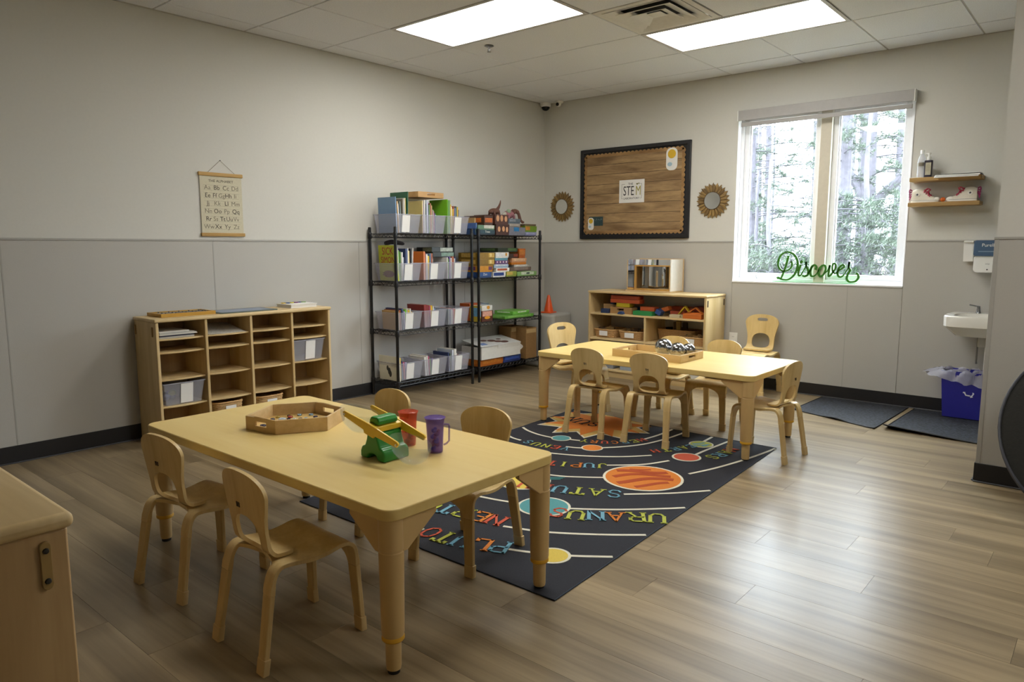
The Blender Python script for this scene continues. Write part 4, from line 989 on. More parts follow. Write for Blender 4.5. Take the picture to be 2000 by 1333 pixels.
def wicker(label, x, y, z, lx, ly, h, rz=0, card='f', flare=.016, group=None, mat=None, bins=14):
    """woven basket: staves plus wavy weavers; card on local +x ('f')"""
    t = thing('wicker_basket', label, 'basket', (x, y, z), R(rz), group); mat = mat or M_wick
    n = 40
    def pt(f, hh):
        a = 2*math.pi*f; e = flare*(hh/h); c, s_ = math.cos(a), math.sin(a); p_ = 5
        rr = (abs(c)**p_+abs(s_)**p_)**(-1/p_); return (rr*c*(lx/2-flare+e), rr*s_*(ly/2-flare+e))
    MB().prism([pt(k/n, 0) for k in range(n)], .001, .006).build('base', mat, t)
    m = MB()
    for j in range(max(5, int(h/.009))):
        zz = .006+j*(h-.012)/max(4, int(h/.009)-1)
        m.tube([(*[q*(1+.012*((-1)**(k+j))) for q in pt(k/n, zz)], zz) for k in range(n)], .0046, 5, closed=True)
    m.build('weave', mat, t)
    MB().tube([(*pt(k/n, h), h) for k in range(n)], .0062, 7, closed=True).build('rim', C('#c39a62', .6, var=.2, scale=100), t)
    m = MB()
    for k in range(0, n, 2): m.tube([(*[q*1.008 for q in pt(k/n, .004)], .004), (*[q*1.008 for q in pt(k/n, h)], h)], .0022, 4)
    m.build('staves', mat, t)
    if card: 
        w_ = ly*.36; xx = lx/2+.0035
        bxo('label_card', M_paper, xx-.001, xx+.001, -w_/2, w_/2, h*.25, h*.86, t, rot=(0, 0, 0))
    return t
M_wick2 = plain('wicker_light', '#c7a26c', .65, var=.3, scale=120, bump=.8)
wicker('wicker basket with white card in the second cubby column', .19, cub_mid(1)-.012, SZ[4]+.0005, .24, .20, .148, 0, mat=M_wick2, group='wicker baskets in the cubby unit')
wicker('wicker basket with white card in the third cubby column', .19, cub_mid(2)-.02, SZ[4]+.0005, .24, .205, .142, 0, mat=M_wick2, group='wicker baskets in the cubby unit')
# papers in the first column, newspaper in the second
z = SZ[0]
for k, (dy, dx_, th, c) in enumerate(((0, .0, .006, '#d8d4ca'), (.0, .01, .006, '#c8c6c0'), (-.005, .006, .009, '#2a2a3c'), (.018, .012, .005, '#dad6cc'), (.016, .004, .006, '#cfccc4'), (.0, .008, .005, '#bdbab4'), (-.03, .0, .008, '#dedad2'))):
    nm = ['bottom sheet stack', 'second sheet stack', 'dark-spined booklet', 'middle sheet stack', 'wider sheet stack', 'thin grey booklet', 'topmost pad'][k]
    tag(bxo('paper_stack', C(c, .7), .07+dx_, .29+dx_*.6, -4.18, -3.965+dy, z+.0004, z+th-.0004), '%s in the first cubby pigeonhole' % nm, 'paper', 'papers in the cubby unit'); z += th
np_ = MB()
vs = []; nx_, ny_ = 8, 10
for i in range(nx_+1):
    for j in range(ny_+1):
        x = lerp(.05, .295, i/nx_); y = lerp(-3.872, -3.615, j/ny_); vs.append((x, y, SZ[0]+.003+.055*(1-i/nx_)**1.1*(1-.25*(j/ny_))+.002*math.sin(j)))
vs += [(p[0], p[1], p[2]-.0022) for p in vs]; n_ = (nx_+1)*(ny_+1); fs = []
for i in range(nx_):
    for j in range(ny_): a = i*(ny_+1)+j; fs += [(a, a+1, a+ny_+2, a+ny_+1), (n_+a, n_+a+ny_+1, n_+a+ny_+2, n_+a+1)]
for i in range(nx_): fs += [(i*(ny_+1), (i+1)*(ny_+1), n_+(i+1)*(ny_+1), n_+i*(ny_+1)), (i*(ny_+1)+ny_, n_+i*(ny_+1)+ny_, n_+(i+1)*(ny_+1)+ny_, (i+1)*(ny_+1)+ny_)]
for j in range(ny_): a = nx_*(ny_+1)+j; fs += [(a, n_+a, n_+a+1, a+1), (j, j+1, n_+j+1, n_+j)]
npm, nt, b = newmat('newsprint'); tc = nd(nt, 'ShaderNodeTexCoord'); br = nd(nt, 'ShaderNodeTexBrick'); br.inputs['Scale'].default_value = 55; br.inputs['Color1'].default_value = lin('#7d7a74'); br.inputs['Color2'].default_value = lin('#b9b5ac'); br.inputs['Mortar'].default_value = lin('#d6d2c8'); br.inputs['Mortar Size'].default_value = .035
nt.links.new(tc.outputs['Object'], br.inputs['Vector']); nt.links.new(br.outputs['Color'], b.inputs['Base Color']); b.inputs['Roughness'].default_value = .8
tag(MB().add(vs, fs).build('newspaper', npm), 'folded newspaper sloping out of the second cubby pigeonhole', 'newspaper')
# on top of the cubby
t = thing('peg_board', 'wooden framed peg puzzle board lying on the cubby top', 'puzzle board', (.15, -3.975, CH))
bxo('board', C('#6e6a66', .5, var=.3, scale=30), -.085, .085, -.155, .165, .004, .016, t)
MB().box(-.10, -.085, -.17, .18, 0, .022).box(.085, .10, -.17, .18, 0, .022).box(-.085, .085, -.17, -.155, 0, .022).box(-.085, .085, .165, .18, 0, .022).build('frame', wood('golden_frame', '#d0a240', '#a87c2a', 'y', .45), t, .001)
for i in range(3):
    for j in range(5): MB().lathe([(.003, .016), (.0025, .019), (.005, .021), (.004, .024), (.0005, .0245)], (-.05+i*.05, -.12+j*.065, 0), 8).build('peg', C('#4a4642', .4), t)
t = thing('blue_mat', 'thin blue-grey play mat with dark border lying on the cubby top', 'mat', (.165, -3.58, CH))
MB().prism(rrect(-.12, .12, -.20, .22, .015, 4), 0, .006).build('border', C('#4c5a54', .5), t, .001)
MB().prism(rrect(-.095, .095, -.175, .195, .008, 3), .006, .0068).build('printed_face', C('#8b97ab', .4, var=.2, scale=12), t)
t = thing('letter_board', 'white book box with coloured letters on top at the end of the cubby', 'book', (.155, -3.13, CH))
bxo('pages', C('#d8d4cc', .7), -.09, .092, -.105, .105, .003, .022, t); MB().box(-.095, .095, -.11, .11, 0, .003).box(-.095, .095, -.11, .11, .022, .026).build('cover', M_paper, t, .001)
for k, (c, ch) in enumerate((('#d8b21c', 'a'), ('#2f5590', 'b'), ('#d8c81c', 'c'), ('#7a3a72', 'd'), ('#2f3f7a', 'e'), ('#5f8f3a', 'f'))):
    text('foam_letter', ch, .065, C(c, .5), t, (-.045+.012*(k % 2), -.085+.032*k, .029), (0, 0, R(90+12*k)), .003)

# ================================================================ block shelf on the back wall
BX0, BX1, BY0, BY1, BH = .852, 2.052, -.402, -.022, .812
bs = thing('block_shelf', 'low open maple shelf unit with building blocks and baskets under the bulletin board', 'shelf unit')
for x in (BX0, BX1-.019): bxo('side_panel', M_maple, x, x+.019, BY0, BY1, 0, BH-.022, bs, .003)
bxo('top', M_maple_x, BX0-.006, BX1+.006, BY0-.006, BY1, BH-.022, BH, bs, .007, 3)
for z in (.604, .367, .075): bxo('shelf', M_maple_x, BX0+.019, BX1-.019, BY0+.004, BY1-.006, z-.018, z, bs, .002)
for z0, z1 in ((.367, .586), (.075, .349)): bxo('divider', M_maple, 1.452, 1.47, BY0+.006, BY1-.006, z0, z1, bs, .002)
M_acr = plain('acrylic_back', '#cfcecb', .10, var=.05, scale=6)
bxo('acrylic_back', M_acr, BX0+.019, BX1-.019, BY1-.006, BY1-.002, .075, BH-.022, bs)
bxo('kick_board', M_maple_x, BX0+.019, BX1-.019, BY0+.02, BY0+.034, 0, .057, bs)
for y in (BY0+.03, BY1-.03): bxo('hook_plate', C('#3a3028', .5), BX1, BX1+.004, y-.007, y+.007, BH-.10, BH-.045, bs, .001)
# blocks
def blk(label, x0, x1, z0, z1, col, y0=-.36, y1=-.27, ry=0, hollow=True):
    cx, cy, cz = (x0+x1)/2, (y0+y1)/2, (z0+z1)/2; hx, hy, hz = (x1-x0)/2, (y1-y0)/2, (z1-z0)/2
    m = MB()
    m.box(-hx, hx, -hy, hy, -hz, hz)
    o = m.build('wooden_block', wood('stain_'+col[1:], col, '#%02x%02x%02x' % tuple(int(int(col[i:i+2], 16)*.72) for i in (1, 3, 5)), 'x', .5, amount=.5), None, .003, loc=(cx, cy, cz), rot=(0, R(ry), 0))
    return tag(o, label, 'block', 'coloured building blocks')
Z6 = .6042
blk('upper of two stacked long red-orange blocks', 1.075, 1.372, .743, .775, '#b04a26')
blk('lower of two stacked long red-orange blocks', 1.07, 1.382, .7045, .7405, '#bb5129')
blk('flat yellow block under the red-orange pair', 1.135, 1.28, .667, .704, '#b9a51f')
blk('dark blue block half hidden beside the red-orange pair', 1.02, 1.068, .667, .725, '#1f3a63', -.28, -.2)
blk('dark blue block supporting the yellow block from behind', 1.285, 1.32, .6046, .6665, '#23406c', -.26, -.18)
blk('natural wood long block behind the blue block', .955, 1.128, Z6, .684, '#a98557', -.30, -.22)
blk('small navy block in front of the wooden crate', .985, 1.072, Z6, .646, '#26375a', -.392, -.34)
t = thing('block_crate', 'natural wood toy crate with handle slot among the blocks', 'crate', (1.192, -.33, Z6))
mcr = wood('crate_wood', '#b48c5a', '#8a6538', 'x', .5)
MB().box(-.117, .117, -.04, .06, 0, .006).box(-.117, .117, .052, .06, .006, .0605).box(-.117, -.109, -.032, .052, .006, .0605).box(.109, .117, -.032, .052, .006, .0605).box(-.117, -.04, -.04, -.032, .006, .0605).box(.03, .117, -.04, -.032, .006, .0605).box(-.04, .03, -.04, -.032, .006, .03).box(-.04, .03, -.04, -.032, .049, .0605).build('sides', mcr, t, .001)
tag(MB().prism([(.03*math.cos(k*math.pi/10), .028*math.sin(k*math.pi/10)) for k in range(11)], -.03, .03, 'xz').build('arch_block', C('#2b4470', .5), None, .002, loc=(1.205, -.385+.012, Z6)), 'small blue half-round block before the wooden crate', 'block', 'coloured building blocks')
blk('green flat block at the front of the shelf', 1.332, 1.528, Z6, .644, '#2f8a4a', -.39, -.30)
blk('red-orange block resting on the green block', 1.385, 1.53, .6445, .681, '#c0562a', -.35, -.27)
blk('tilted blue block leaning on the green block', 1.545, 1.60, .618, .662, '#2c4a86', -.36, -.29, 28)
blk('tilted orange block beside the leaning blue block', 1.575, 1.645, .648, .686, '#c8692a', -.30, -.23, -18)
blk('red flat block behind the cream block', 1.645, 1.80, Z6, .655, '#b04a2c', -.27, -.17)
blk('long red block lying at the back of the shelf', 1.62, 1.86, .6555, .690, '#a8421f', -.20, -.12)
blk('cream-coloured bar block in front of the yellow triangle', 1.70, 1.80, Z6, .632, '#c2b491', -.39, -.33)
blk('short cream bar block next to the orange box', 1.802, 1.828, Z6, .632, '#b0a27c', -.37, -.31)
def tri_frame(label, cx, z, w_, h_, th, col, y):
    m = MB(); a, b, c = (-w_/2, 0), (w_/2, 0), (0, h_)
    for p, q in ((a, b), (b, c), (c, a)):
        d = Vector((q[0]-p[0], q[1]-p[1])).normalized(); n_ = Vector((-d.y, d.x))*th
        m.prism([p, q, (q[0]+n_.x, q[1]+n_.y), (p[0]+n_.x, p[1]+n_.y)], -.016, .016, 'xz')
    return tag(m.build('triangle_block', C(col, .45), loc=(cx, y, z)), label, 'block', 'coloured building blocks')
tri_frame('open yellow triangle block standing on the shelf', 1.812, Z6, .175, .105, .009, '#c9a81e', -.305)
tri_frame('open orange triangle block on the orange box', 1.925, .6485, .15, .055, .008, '#c8702a', -.33)
blk('orange open box block at the end of the shelf', 1.832, 2.005, Z6, .648, '#cc6a22', -.392, -.29)
blk('dark red block behind the orange box', 1.86, 2.02, Z6, .700, '#8c2f1c', -.24, -.15)
# baskets on the middle shelf, filled with blocks
Z3 = .3675
gb = 'wicker baskets on the block shelf'
wicker('shallow wicker basket with card, closest to the grey cube', 1.003, -.24, Z3, .25, .25, .075, -90, group=gb)
wicker('shallow wicker basket with card beside the shelf divider', 1.285, -.24, Z3, .25, .27, .075, -90, group=gb)
wicker('large round-rimmed wicker basket of wood blocks on the block shelf', 1.672, -.13, Z3, .19, .38, .105, -90, card=None, group=gb)
wicker('shallow wicker basket with card at the outlet end of the block shelf', 1.9, -.31, Z3, .135, .235, .07, -90, group=gb)
for (cx, cy, n, zz, w_) in ((.99, -.24, 9, .445, .09), (1.285, -.24, 9, .445, .09), (1.672, -.13, 12, .466, .13), (1.9, -.31, 6, .44, .07)):
    for k in range(n):
        dx_, dy_ = random.uniform(-w_, w_), random.uniform(-.05, .05); c = random.choice(['#a8813f', '#8a6a3c', '#5a4632', '#b08a4a', '#3c3026'])
        o = MB().box(-.03, .03, -.014, .014, -.012, .012).build('unit_block', wood('blockwood_'+c[1:], c, '#4a3824', 'x', .6), None, .002, loc=(cx+dx_, cy+dy_*(.6 if cx > 1.8 else 1), zz-.018+.012*(k % 3)), rot=(R(random.uniform(-20, 20)), R(random.uniform(-20, 20)), R(random.uniform(0, 180))))
        tag(o, '%s unit block heaped in the %s' % ({'#a8813f': 'honey', '#8a6a3c': 'brown', '#5a4632': 'dark', '#b08a4a': 'pale', '#3c3026': 'blackish'}[c], {9: 'shallow basket ' + ('by the divider' if cx > 1.1 else 'by the grey cube'), 12: 'large wicker basket', 6: 'basket at the outlet end'}[n]), 'block', 'unit blocks in the baskets')
for k, (dx_, c, nm, hh) in enumerate(((-.045, '#5a4a3c', 'dark', .085), (.0, '#c2a05a', 'pale golden', .10), (.045, '#4a3a2e', 'blackish', .085))):
    tag(bxo('tall_block', wood('tall_'+c[1:], c, '#3a2c1c', 'z', .6), -.022, .022, -.012, .012, 0, hh, None, .002, loc=(1.68+dx_, -.12-.035*(k == 1), .455), rot=(R(6), 0, 0)), '%s upright block sticking out of the large basket' % nm, 'block', 'upright blocks in the large basket')
# bins on the lowest shelf
for (x, nm, c) in ((1.0, 'grey plastic tub on the lowest block shelf near the grey cube', '#8a8f98'), (1.3, 'blue-grey plastic tub on the lowest block shelf by the divider', '#98a2b0'), (1.62, 'pale grey plastic tub on the lowest block shelf past the divider', '#a6a8ac'), (1.88, 'white plastic tub at the outlet end of the lowest block shelf', '#c2c2c0')):
    t = thing('plastic_tub', nm, 'tub', (x, -.23, .0755)); mt = C(c, .4)
    MB().box(-.11, .11, -.13, .13, 0, .004).box(-.11, .11, -.13, -.126, .004, .13).box(-.11, .11, .126, .13, .004, .13).box(-.11, -.106, -.126, .126, .004, .13).box(.106, .11, -.126, .126, .004, .13).build('body', mt, t, .002)
    MB().box(-.118, .118, -.138, -.13, .122, .134).box(-.118, .118, .13, .138, .122, .134).box(-.118, -.11, -.13, .13, .122, .134).box(.11, .118, -.13, .13, .122, .134).build('rim', mt, t, .002)

# mirrored play box on top
mx_ = thing('mirror_box', 'wooden play box lined with mirrors standing on the block shelf', 'mirror box', (0, 0, BH))
x0, x1, y0, y1, h = 1.185, 1.642, -.268, -.03, .302
mw = wood('birch_pale', '#d8bd92', '#b59565', 'x', .45); mlam = plain('white_laminate', '#e4ded2', .4)
bxo('base_board', mw, x0-.008, x1+.008, y0-.012, y1, 0, .012, mx_, .003)
bxo('side_panel', mlam, x1-.012, x1, y0+.004, y1-.012, .012, h-.004, mx_, .002)
bxo('side_panel', mw, x0, x0+.012, y0+.004, y1-.012, .012, h-.006, mx_, .002)
bxo('back_panel', mw, x0, x1+.006, y1-.012, y1, .012, h, mx_, .002)
bxo('mirror_strip', M_mirror, x0+.012, x1-.012, y0+.004, y0+.010, h-.056, h-.006, mx_)
bxo('mirror_strip', M_mirror, x0+.012, x0+.078, y0+.004, y0+.010, .034, h-.060, mx_)
fw = wood('birch_gold', '#cfa45c', '#a87c3c', 'z', .45)
MB().box(x0+.082, x0+.100, y0, y0+.014, .014, h-.058).box(x1-.018, x1-.012, y0, y0+.014, .014, h-.058).box(x0+.100, x1-.018, y0, y0+.014, h-.070, h-.058).box(x0+.100, x1-.018, y0, y0+.014, .014, .030).box(x0+.012, x0+.078, y0, y0+.012, .014, .034).build('front_frame', fw, mx_, .002)
m = MB(); n_ = 16; vs = []
for i in range(n_+1):
    a = lerp(-1.15, 1.15, i/n_); xx = (x0+.10+x1-.018)/2+.165*math.sin(a)/math.sin(1.15); yy = y1-.02-.11*(1-(math.cos(a)-math.cos(1.15))/(1-math.cos(1.15)))
    vs += [(xx, yy, .03), (xx, yy, h-.07), (xx, yy+.003, .03), (xx, yy+.003, h-.07)]
fs = []
for i in range(n_): a = 4*i; fs += [(a, a+4, a+5, a+1), (a+2, a+3, a+7, a+6), (a+1, a+5, a+7, a+3), (a, a+2, a+6, a+4)]
m.add(vs, fs).build('curved_mirror', M_mirror, mx_)
bxo('top_panel', mw, x0+.012, x1-.012, y0+.010, y1-.012, h-.016, h-.006, mx_)
bxo('mirror_floor', M_mirror, x0+.10, x1-.02, y0+.014, y1-.014, .012, .015, mx_)

# near cabinet in the left foreground
nc = thing('storage_cabinet', 'maple storage cabinet with rounded top in the near foreground', 'cabinet', (0, 0, 0))
x0, x1, y0, y1, h = 2.25, 3.47, -6.12, -5.715, .80
M_map2 = wood('maple_dark', '#c9a877', '#9b7748', 'z', .45)
for x in (x0, x1-.02): bxo('side_panel', M_map2, x, x+.02, y0, y1, 0, h-.026, nc, .004)
bxo('top', M_maple_x, x0-.01, x1+.012, y0-.01, y1+.008, h-.026, h, nc, .011, 4)
bxo('back_panel', M_map2, x0+.02, x1-.02, y1-.012, y1-.004, .04, h-.026, nc)
for z in (.06, .42): bxo('shelf', M_maple_x, x0+.02, x1-.02, y0+.01, y1-.012, z-.018, z, nc)
for y in (y1-.035, y0+.035):
    hp = MB().prism(rrect(y-.008, y+.008, h-.12, h-.04, .008, 4), x1, x1+.006, 'yz').build('connector_plate', C('#a3854e', .45), nc, .001)
    for z in (h-.105, h-.055): MB().lathe([(.005, 0), (.004, .003), (.0005, .004)], n=10, M=Matrix.Translation((x1+.006, y, z)) @ Matrix.Rotation(R(90), 4, 'Y')).build('screw', C('#2c2a26', .4), hp)
# ================================================================ bulletin board
bb = thing('bulletin_board', 'bulletin board with wood-plank paper, scalloped border and black frame', 'bulletin board', (0, 0, 0))
X0, X1, Z0, Z1 = .474, 1.673, 1.303, 2.176
bxo('backing', C('#1c1b1c', .7), X0+.03, X1-.03, -.012, -.0005, Z0+.03, Z1-.03, bb)
mfr = plain('black_frame', '#1d1c1e', .35, var=.1)
MB().box(X0, X0+.036, -.026, -.0005, Z0, Z1).box(X1-.036, X1, -.026, -.0005, Z0, Z1).box(X0+.036, X1-.036, -.026, -.0005, Z1-.036, Z1).box(X0+.036, X1-.036, -.026, -.0005, Z0, Z0+.036).build('frame', mfr, bb, .003)
sx0, sx1, sz0, sz1 = X0+.058, X1-.068, Z0+.058, Z1-.062
mpl = wood('plank_print', '#b4956a', '#64492c', 'x', .7, scale=14, stretch=.16, amount=.8, rnd=True)
n = 8
for k in range(n):
    a, b = lerp(sz0, sz1, k/n), lerp(sz0, sz1, (k+1)/n); bxo('paper_plank', mpl, sx0, sx1, -.0155, -.012, a+.0018, b-.0018, bb)
bxo('plank_joint', C('#2f2114', .8), sx0, sx1, -.0135, -.012, sz0, sz1, bb)
msc = wood('border_print', '#b08a58', '#6e4e2c', 'x', .7, scale=10, stretch=.3, amount=.8)
def scallop(p, q, out, name='scalloped_border'):
    p, q = Vector(p), Vector(q); L = (q-p).length; m = int(L/.042); d = (q-p)/L; o = Vector(out); top = []
    for k in range(m):
        for s_ in range(6):
            t = (k+s_/6)/m; top.append(p+d*L*t+o*(.013*abs(math.sin(math.pi*(s_/6)))+.004))
    top.append(q); poly = [tuple(v) for v in top] + [tuple(q-o*.018), tuple(p-o*.018)]
    MB().prism(poly, -.0172, -.0157, 'xz').build(name, msc, bb)
scallop((sx0, sz1), (sx1, sz1), (0, 1)); scallop((sx1, sz0), (sx0, sz0), (0, -1)); scallop((sx0, sz0), (sx0, sz1), (-1, 0)); scallop((sx1, sz1), (sx1, sz0), (1, 0))
cd = thing('logo_card', 'white card lettered THE STEM LABORATORY pinned on the plank paper', 'card', (1.0685, -.0176, 1.7505))
bxo('card', M_paper, -.138, .138, -.002, 0, -.108, .108, cd)
mk = C('#2a2a2c', .6)
text('lettering', 'THE', .030, mk, cd, (-.012, -.0024, .068), FACE_NY, .0003)
text('lettering', 'STE', .125, mk, cd, (-.033, -.0024, .0), FACE_NY, .0003, sx=.62)
text('lettering', 'M', .125, C('#98902c', .6), cd, (.073, -.0024, .0), FACE_NY, .0003, sx=.62)
text('lettering', 'LABORATORY', .026, mk, cd, (0, -.0024, -.067), FACE_NY, .0003, sx=1.05)
MB().box(-.11, -.0985+.035-.012, -.0027, -.002, .067, .069).box(-.11, -.108, -.0027, -.002, -.067, .067).box(.108, .11, -.0027, -.002, -.067, .067).box(.085, .11, -.0027, -.002, .067, .069).box(-.11, -.096, -.0027, -.002, -.069, -.067).box(.094, .11, -.0027, -.002, -.069, -.067).build('rule_lines', mk, cd)
MB().prism([(.06+.011*math.cos(k*math.pi/6), .066+.007*math.sin(k*math.pi/6)) for k in range(12)], -.0028, -.002, 'xz').prism([(.078+.006*math.cos(k*math.pi/6), .071+.006*math.sin(k*math.pi/6)) for k in range(12)], -.0028, -.002, 'xz').build('dots', C('#6b6a34', .6), cd)
# plain paper cut-outs pinned at two corners
def cut(label, x, z, s_):
    t = thing('paper_cutout', label, 'paper decoration', (x, -.0176, z))
    MB().prism(rrect(-.062*s_, .062*s_, -.11*s_, .11*s_, .05*s_, 6), -.0016, 0, 'xz').build('white_paper', M_paper, t)
    MB().prism([(.044*s_*math.cos(k*math.pi/12), .05*s_+.044*s_*math.sin(k*math.pi/12)) for k in range(24)], -.0026, -.0016, 'xz').build('yellow_spot', C('#d8b02a', .5), t)
    MB().prism([(-.02*s_+.026*s_*math.cos(k*math.pi/10), -.05*s_+.02*s_*math.sin(k*math.pi/10)) for k in range(20)], -.0026, -.0016, 'xz').build('blue_spot', C('#a6c4d4', .5), t)
cut('larger white, yellow and blue paper cut-out near the top of the board', 1.485, 2.02, .92)
cut('smaller white, yellow and blue paper cut-out low on the board', .605, 1.45, .55)
t = thing('chalk_card', 'small dark teal chalkboard card pinned low on the plank paper', 'card', (.665, -.0168, 1.475))
bxo('card', C('#31484a', .7, var=.35, scale=60), -.082, .082, -.0012, 0, -.045, .045, t)
for k in range(5): MB().tube([(-.06+.028*k, -.0014, .02-.01*(k % 3)), (-.05+.028*k, -.0014, .028-.012*(k % 2)), (-.042+.028*k, -.0014, .012)], .0009, 4).build('chalk_mark', C('#9fb4b0', .8), t)

# sunburst mirrors
mpet = wood('petal_wood', '#a8884e', '#4a3418', 'z', .5, scale=20, amount=.9, rnd=True)
def sunburst(label, x, z, r):
    t = thing('sunburst_mirror', label, 'mirror', (x, 0, z))
    pm = MB()
    def petal(l0, l1, w_, y, th):
        pts = [(0, l0), (w_*.8, l0+.02), (w_, lerp(l0, l1, .62)), (w_*.55, lerp(l0, l1, .85)), (0, l1)]
        poly = [(p[0], p[1]) for p in pts]+[(-p[0], p[1]) for p in pts[::-1][1:-1]]
        m = MB(); m.prism(poly, y-th, y, 'xz'); m.add([(0, y-th-.004, l0+.02), (w_*.8, y-th, l0+.02), (w_, y-th, lerp(l0, l1, .62)), (0, y-th, l1-.004), (-w_, y-th, lerp(l0, l1, .62)), (-w_*.8, y-th, l0+.02)], [(0, 1, 2, 3), (0, 3, 4, 5)])
        return m.mesh('petal')
    for (cnt, l1, w_, y, ph, th) in ((24, r, .0125, -.004, 0, .006), (24, r*.91, .0105, -.013, .5, .006)):
        me = petal(r*.42, l1, w_, y, th); me.materials.append(mpet)
        for k in range(cnt):
            o = bpy.data.objects.new('petal', me); link(o, t); o.rotation_euler = (0, 2*math.pi*(k+ph)/cnt, 0)
    MB().lathe([(r*.50, 0), (r*.50, .004), (r*.475, .007), (r*.47, .003)], n=40, M=Matrix.Translation((0, -.017, 0)) @ Matrix.Rotation(R(90), 4, 'X')).build('rim', C('#4a3820', .5), t)
    MB().lathe([(r*.475, 0), (r*.475, .003), (.0001, .0031)], n=40, M=Matrix.Translation((0, -.018, 0)) @ Matrix.Rotation(R(90), 4, 'X')).build('mirror_glass', M_mirror, t)
sunburst('sunburst mirror with wooden petals between the room corner and the bulletin board', .238, 1.634, .157)
sunburst('sunburst mirror with wooden petals between the bulletin board and the window', 1.893, 1.628, .157)

# alphabet chart
ch = thing('alphabet_chart', 'cream hanging alphabet chart with two wooden rods on the left wall', 'wall chart', (.0, -3.585, 1.50))
mch = plain('chart_linen', '#cfc8ae', .8, var=.06, scale=90)
bxo('linen_sheet', mch, .006, .0075, -.149, .149, -.20, .215, ch)
mrod = wood('rod_wood', '#c9a25e', '#9b763a', 'y', .5)
bxo('top_rod', mrod, .001, .016, -.157, .157, .195, .219, ch, .003); bxo('bottom_rod', mrod, .001, .016, -.157, .157, -.206, -.183, ch, .003)
MB().tube([(.009, -.09, .219), (.004, .003, .302), (.009, .10, .219)], .0014, 6).build('hanging_cord', C('#8a7f6a', .8), ch)
MB().tube([(.0, .003, .302), (.012, .003, .302)], .003, 8).build('nail', M_steel, ch)
mt1, mt2, mt3 = C('#4a4640', .7), C('#8a8472', .7), C('#6e675c', .7)
text('lettering', 'THE ALPHABET', .0235, mt1, ch, (.0082, 0, .163), FACE_PX, .0002, sx=1.1)
rowsA = [('Aa', 'Bb', 'Cc', 'Dd'), ('Ee', 'Ff', 'Gg', 'Hh', 'Ii'), ('Jj', 'Kk', 'Ll', 'Mm'), ('Nn', 'Oo', 'Pp', 'Qq'), ('Rr', 'Ss', 'Tt', 'Uu', 'Vv'), ('Ww', 'Xx', 'Yy', 'Zz')]
for r_, row_ in enumerate(rowsA):
    z = .118-r_*.052
    for k, s_ in enumerate(row_):
        text('lettering', s_, .041, (mt2, mt1, mt3, mt2, mt1)[(k+r_) % 5], ch, (.0082, lerp(-.098, .098, k/(len(row_)-1)), z), FACE_PX, .0002)
    for dz in (-.0165, .017): bxo('guide_line', mt2, .0075, .0079, -.125, .125, z+dz-.0004, z+dz+.0004, ch)

# ================================================================ wall shelves and what stands on them
msh = wood('pine_shelf', '#b8965c', '#8a683a', 'x', .5, amount=.7)
def wshelf(label, z):
    t = thing('wall_shelf', label, 'shelf'); bxo('board', msh, 3.478, 3.925, -.150, 0, z-.028, z, t, .003); return t
wshelf('upper small wooden wall shelf holding bottles and paper beside the window', 1.720)
wshelf('lower small wooden wall shelf holding the sneakers', 1.542)
mbt = clear('water_bottle_plastic', '#eef0f6', .35, .1)
t = thing('water_bottle', 'clear plastic squeeze bottle with white cap on the upper wall shelf', 'bottle', (3.537, -.075, 1.7202))
MB().lathe([(.026, 0), (.028, .004), (.028, .05), (.0265, .058), (.028, .066), (.028, .115), (.024, .14), (.013, .168), (.011, .176)], n=24).build('body', mbt, t)
MB().lathe([(.0285, .085), (.0285, .11)], n=24).build('label_band', C('#8a8272', .6, var=.4, scale=80), t)
MB().lathe([(.0135, .174), (.0135, .196), (.012, .2), (.0005, .2)], n=16).build('cap', M_white, t)
t = thing('pump_bottle', 'dark lotion bottle with white pump and pale label on the upper wall shelf', 'bottle', (3.585, -.095, 1.7202))
MB().prism(rrect(-.026, .026, -.02, .02, .010, 5), 0, .122).build('body', C('#262030', .35), t, .003)
MB().lathe([(.012, .122), (.013, .132), (.013, .148), (.006, .15), (.005, .162), (.012, .164), (.012, .174), (.0005, .175)], n=16).build('pump', M_white, t)
MB().tube([(0, 0, .169), (-.02, -.004, .169), (-.026, -.005, .164)], .0035, 8).build('spout', M_white, t)
bxo('label', C('#b9b49e', .6, var=.15, scale=60), -.016, .02, -.0207, -.0198, .018, .105, t)
for k in range(5): bxo('print_line', C('#6a6455', .6), -.010, .014, -.0211, -.0206, .05+k*.009, .0515+k*.009, t)
t = thing('paper_stack', 'loose white papers on a dark folder on the upper wall shelf', 'paper', (3.775, -.09, 1.7202), R(2))
bxo('folder', C('#6d7486', .5), -.10, .145, -.05, .075, .005, .008, t)
MB().prism([(.06, .0085), (-.055, .0085), (-.085, -.002), (-.112, -.014), (-.112, -.0128), (-.085, -.0008), (-.055, .0097), (.06, .0097)], -.135, .132, 'yz').build('drooping_sheet', M_paper, t)
MB().prism([(.07, .0101), (-.05, .0101), (-.08, .003), (-.10, -.004), (-.10, -.0028), (-.08, .0042), (-.05, .0112), (.07, .0112)], -.11, .14, 'yz').build('drooping_sheet', M_paper, t)
for k in range(4): bxo('sheet', M_paper, -.135+.006*k, .13+.004*k, -.085+.01*k, .06, .0005+k*.0011+(.0105 if k > 1 else 0), .0014+k*.0011+(.0105 if k > 1 else 0), t, rot=(0, 0, R(3-2*k)))
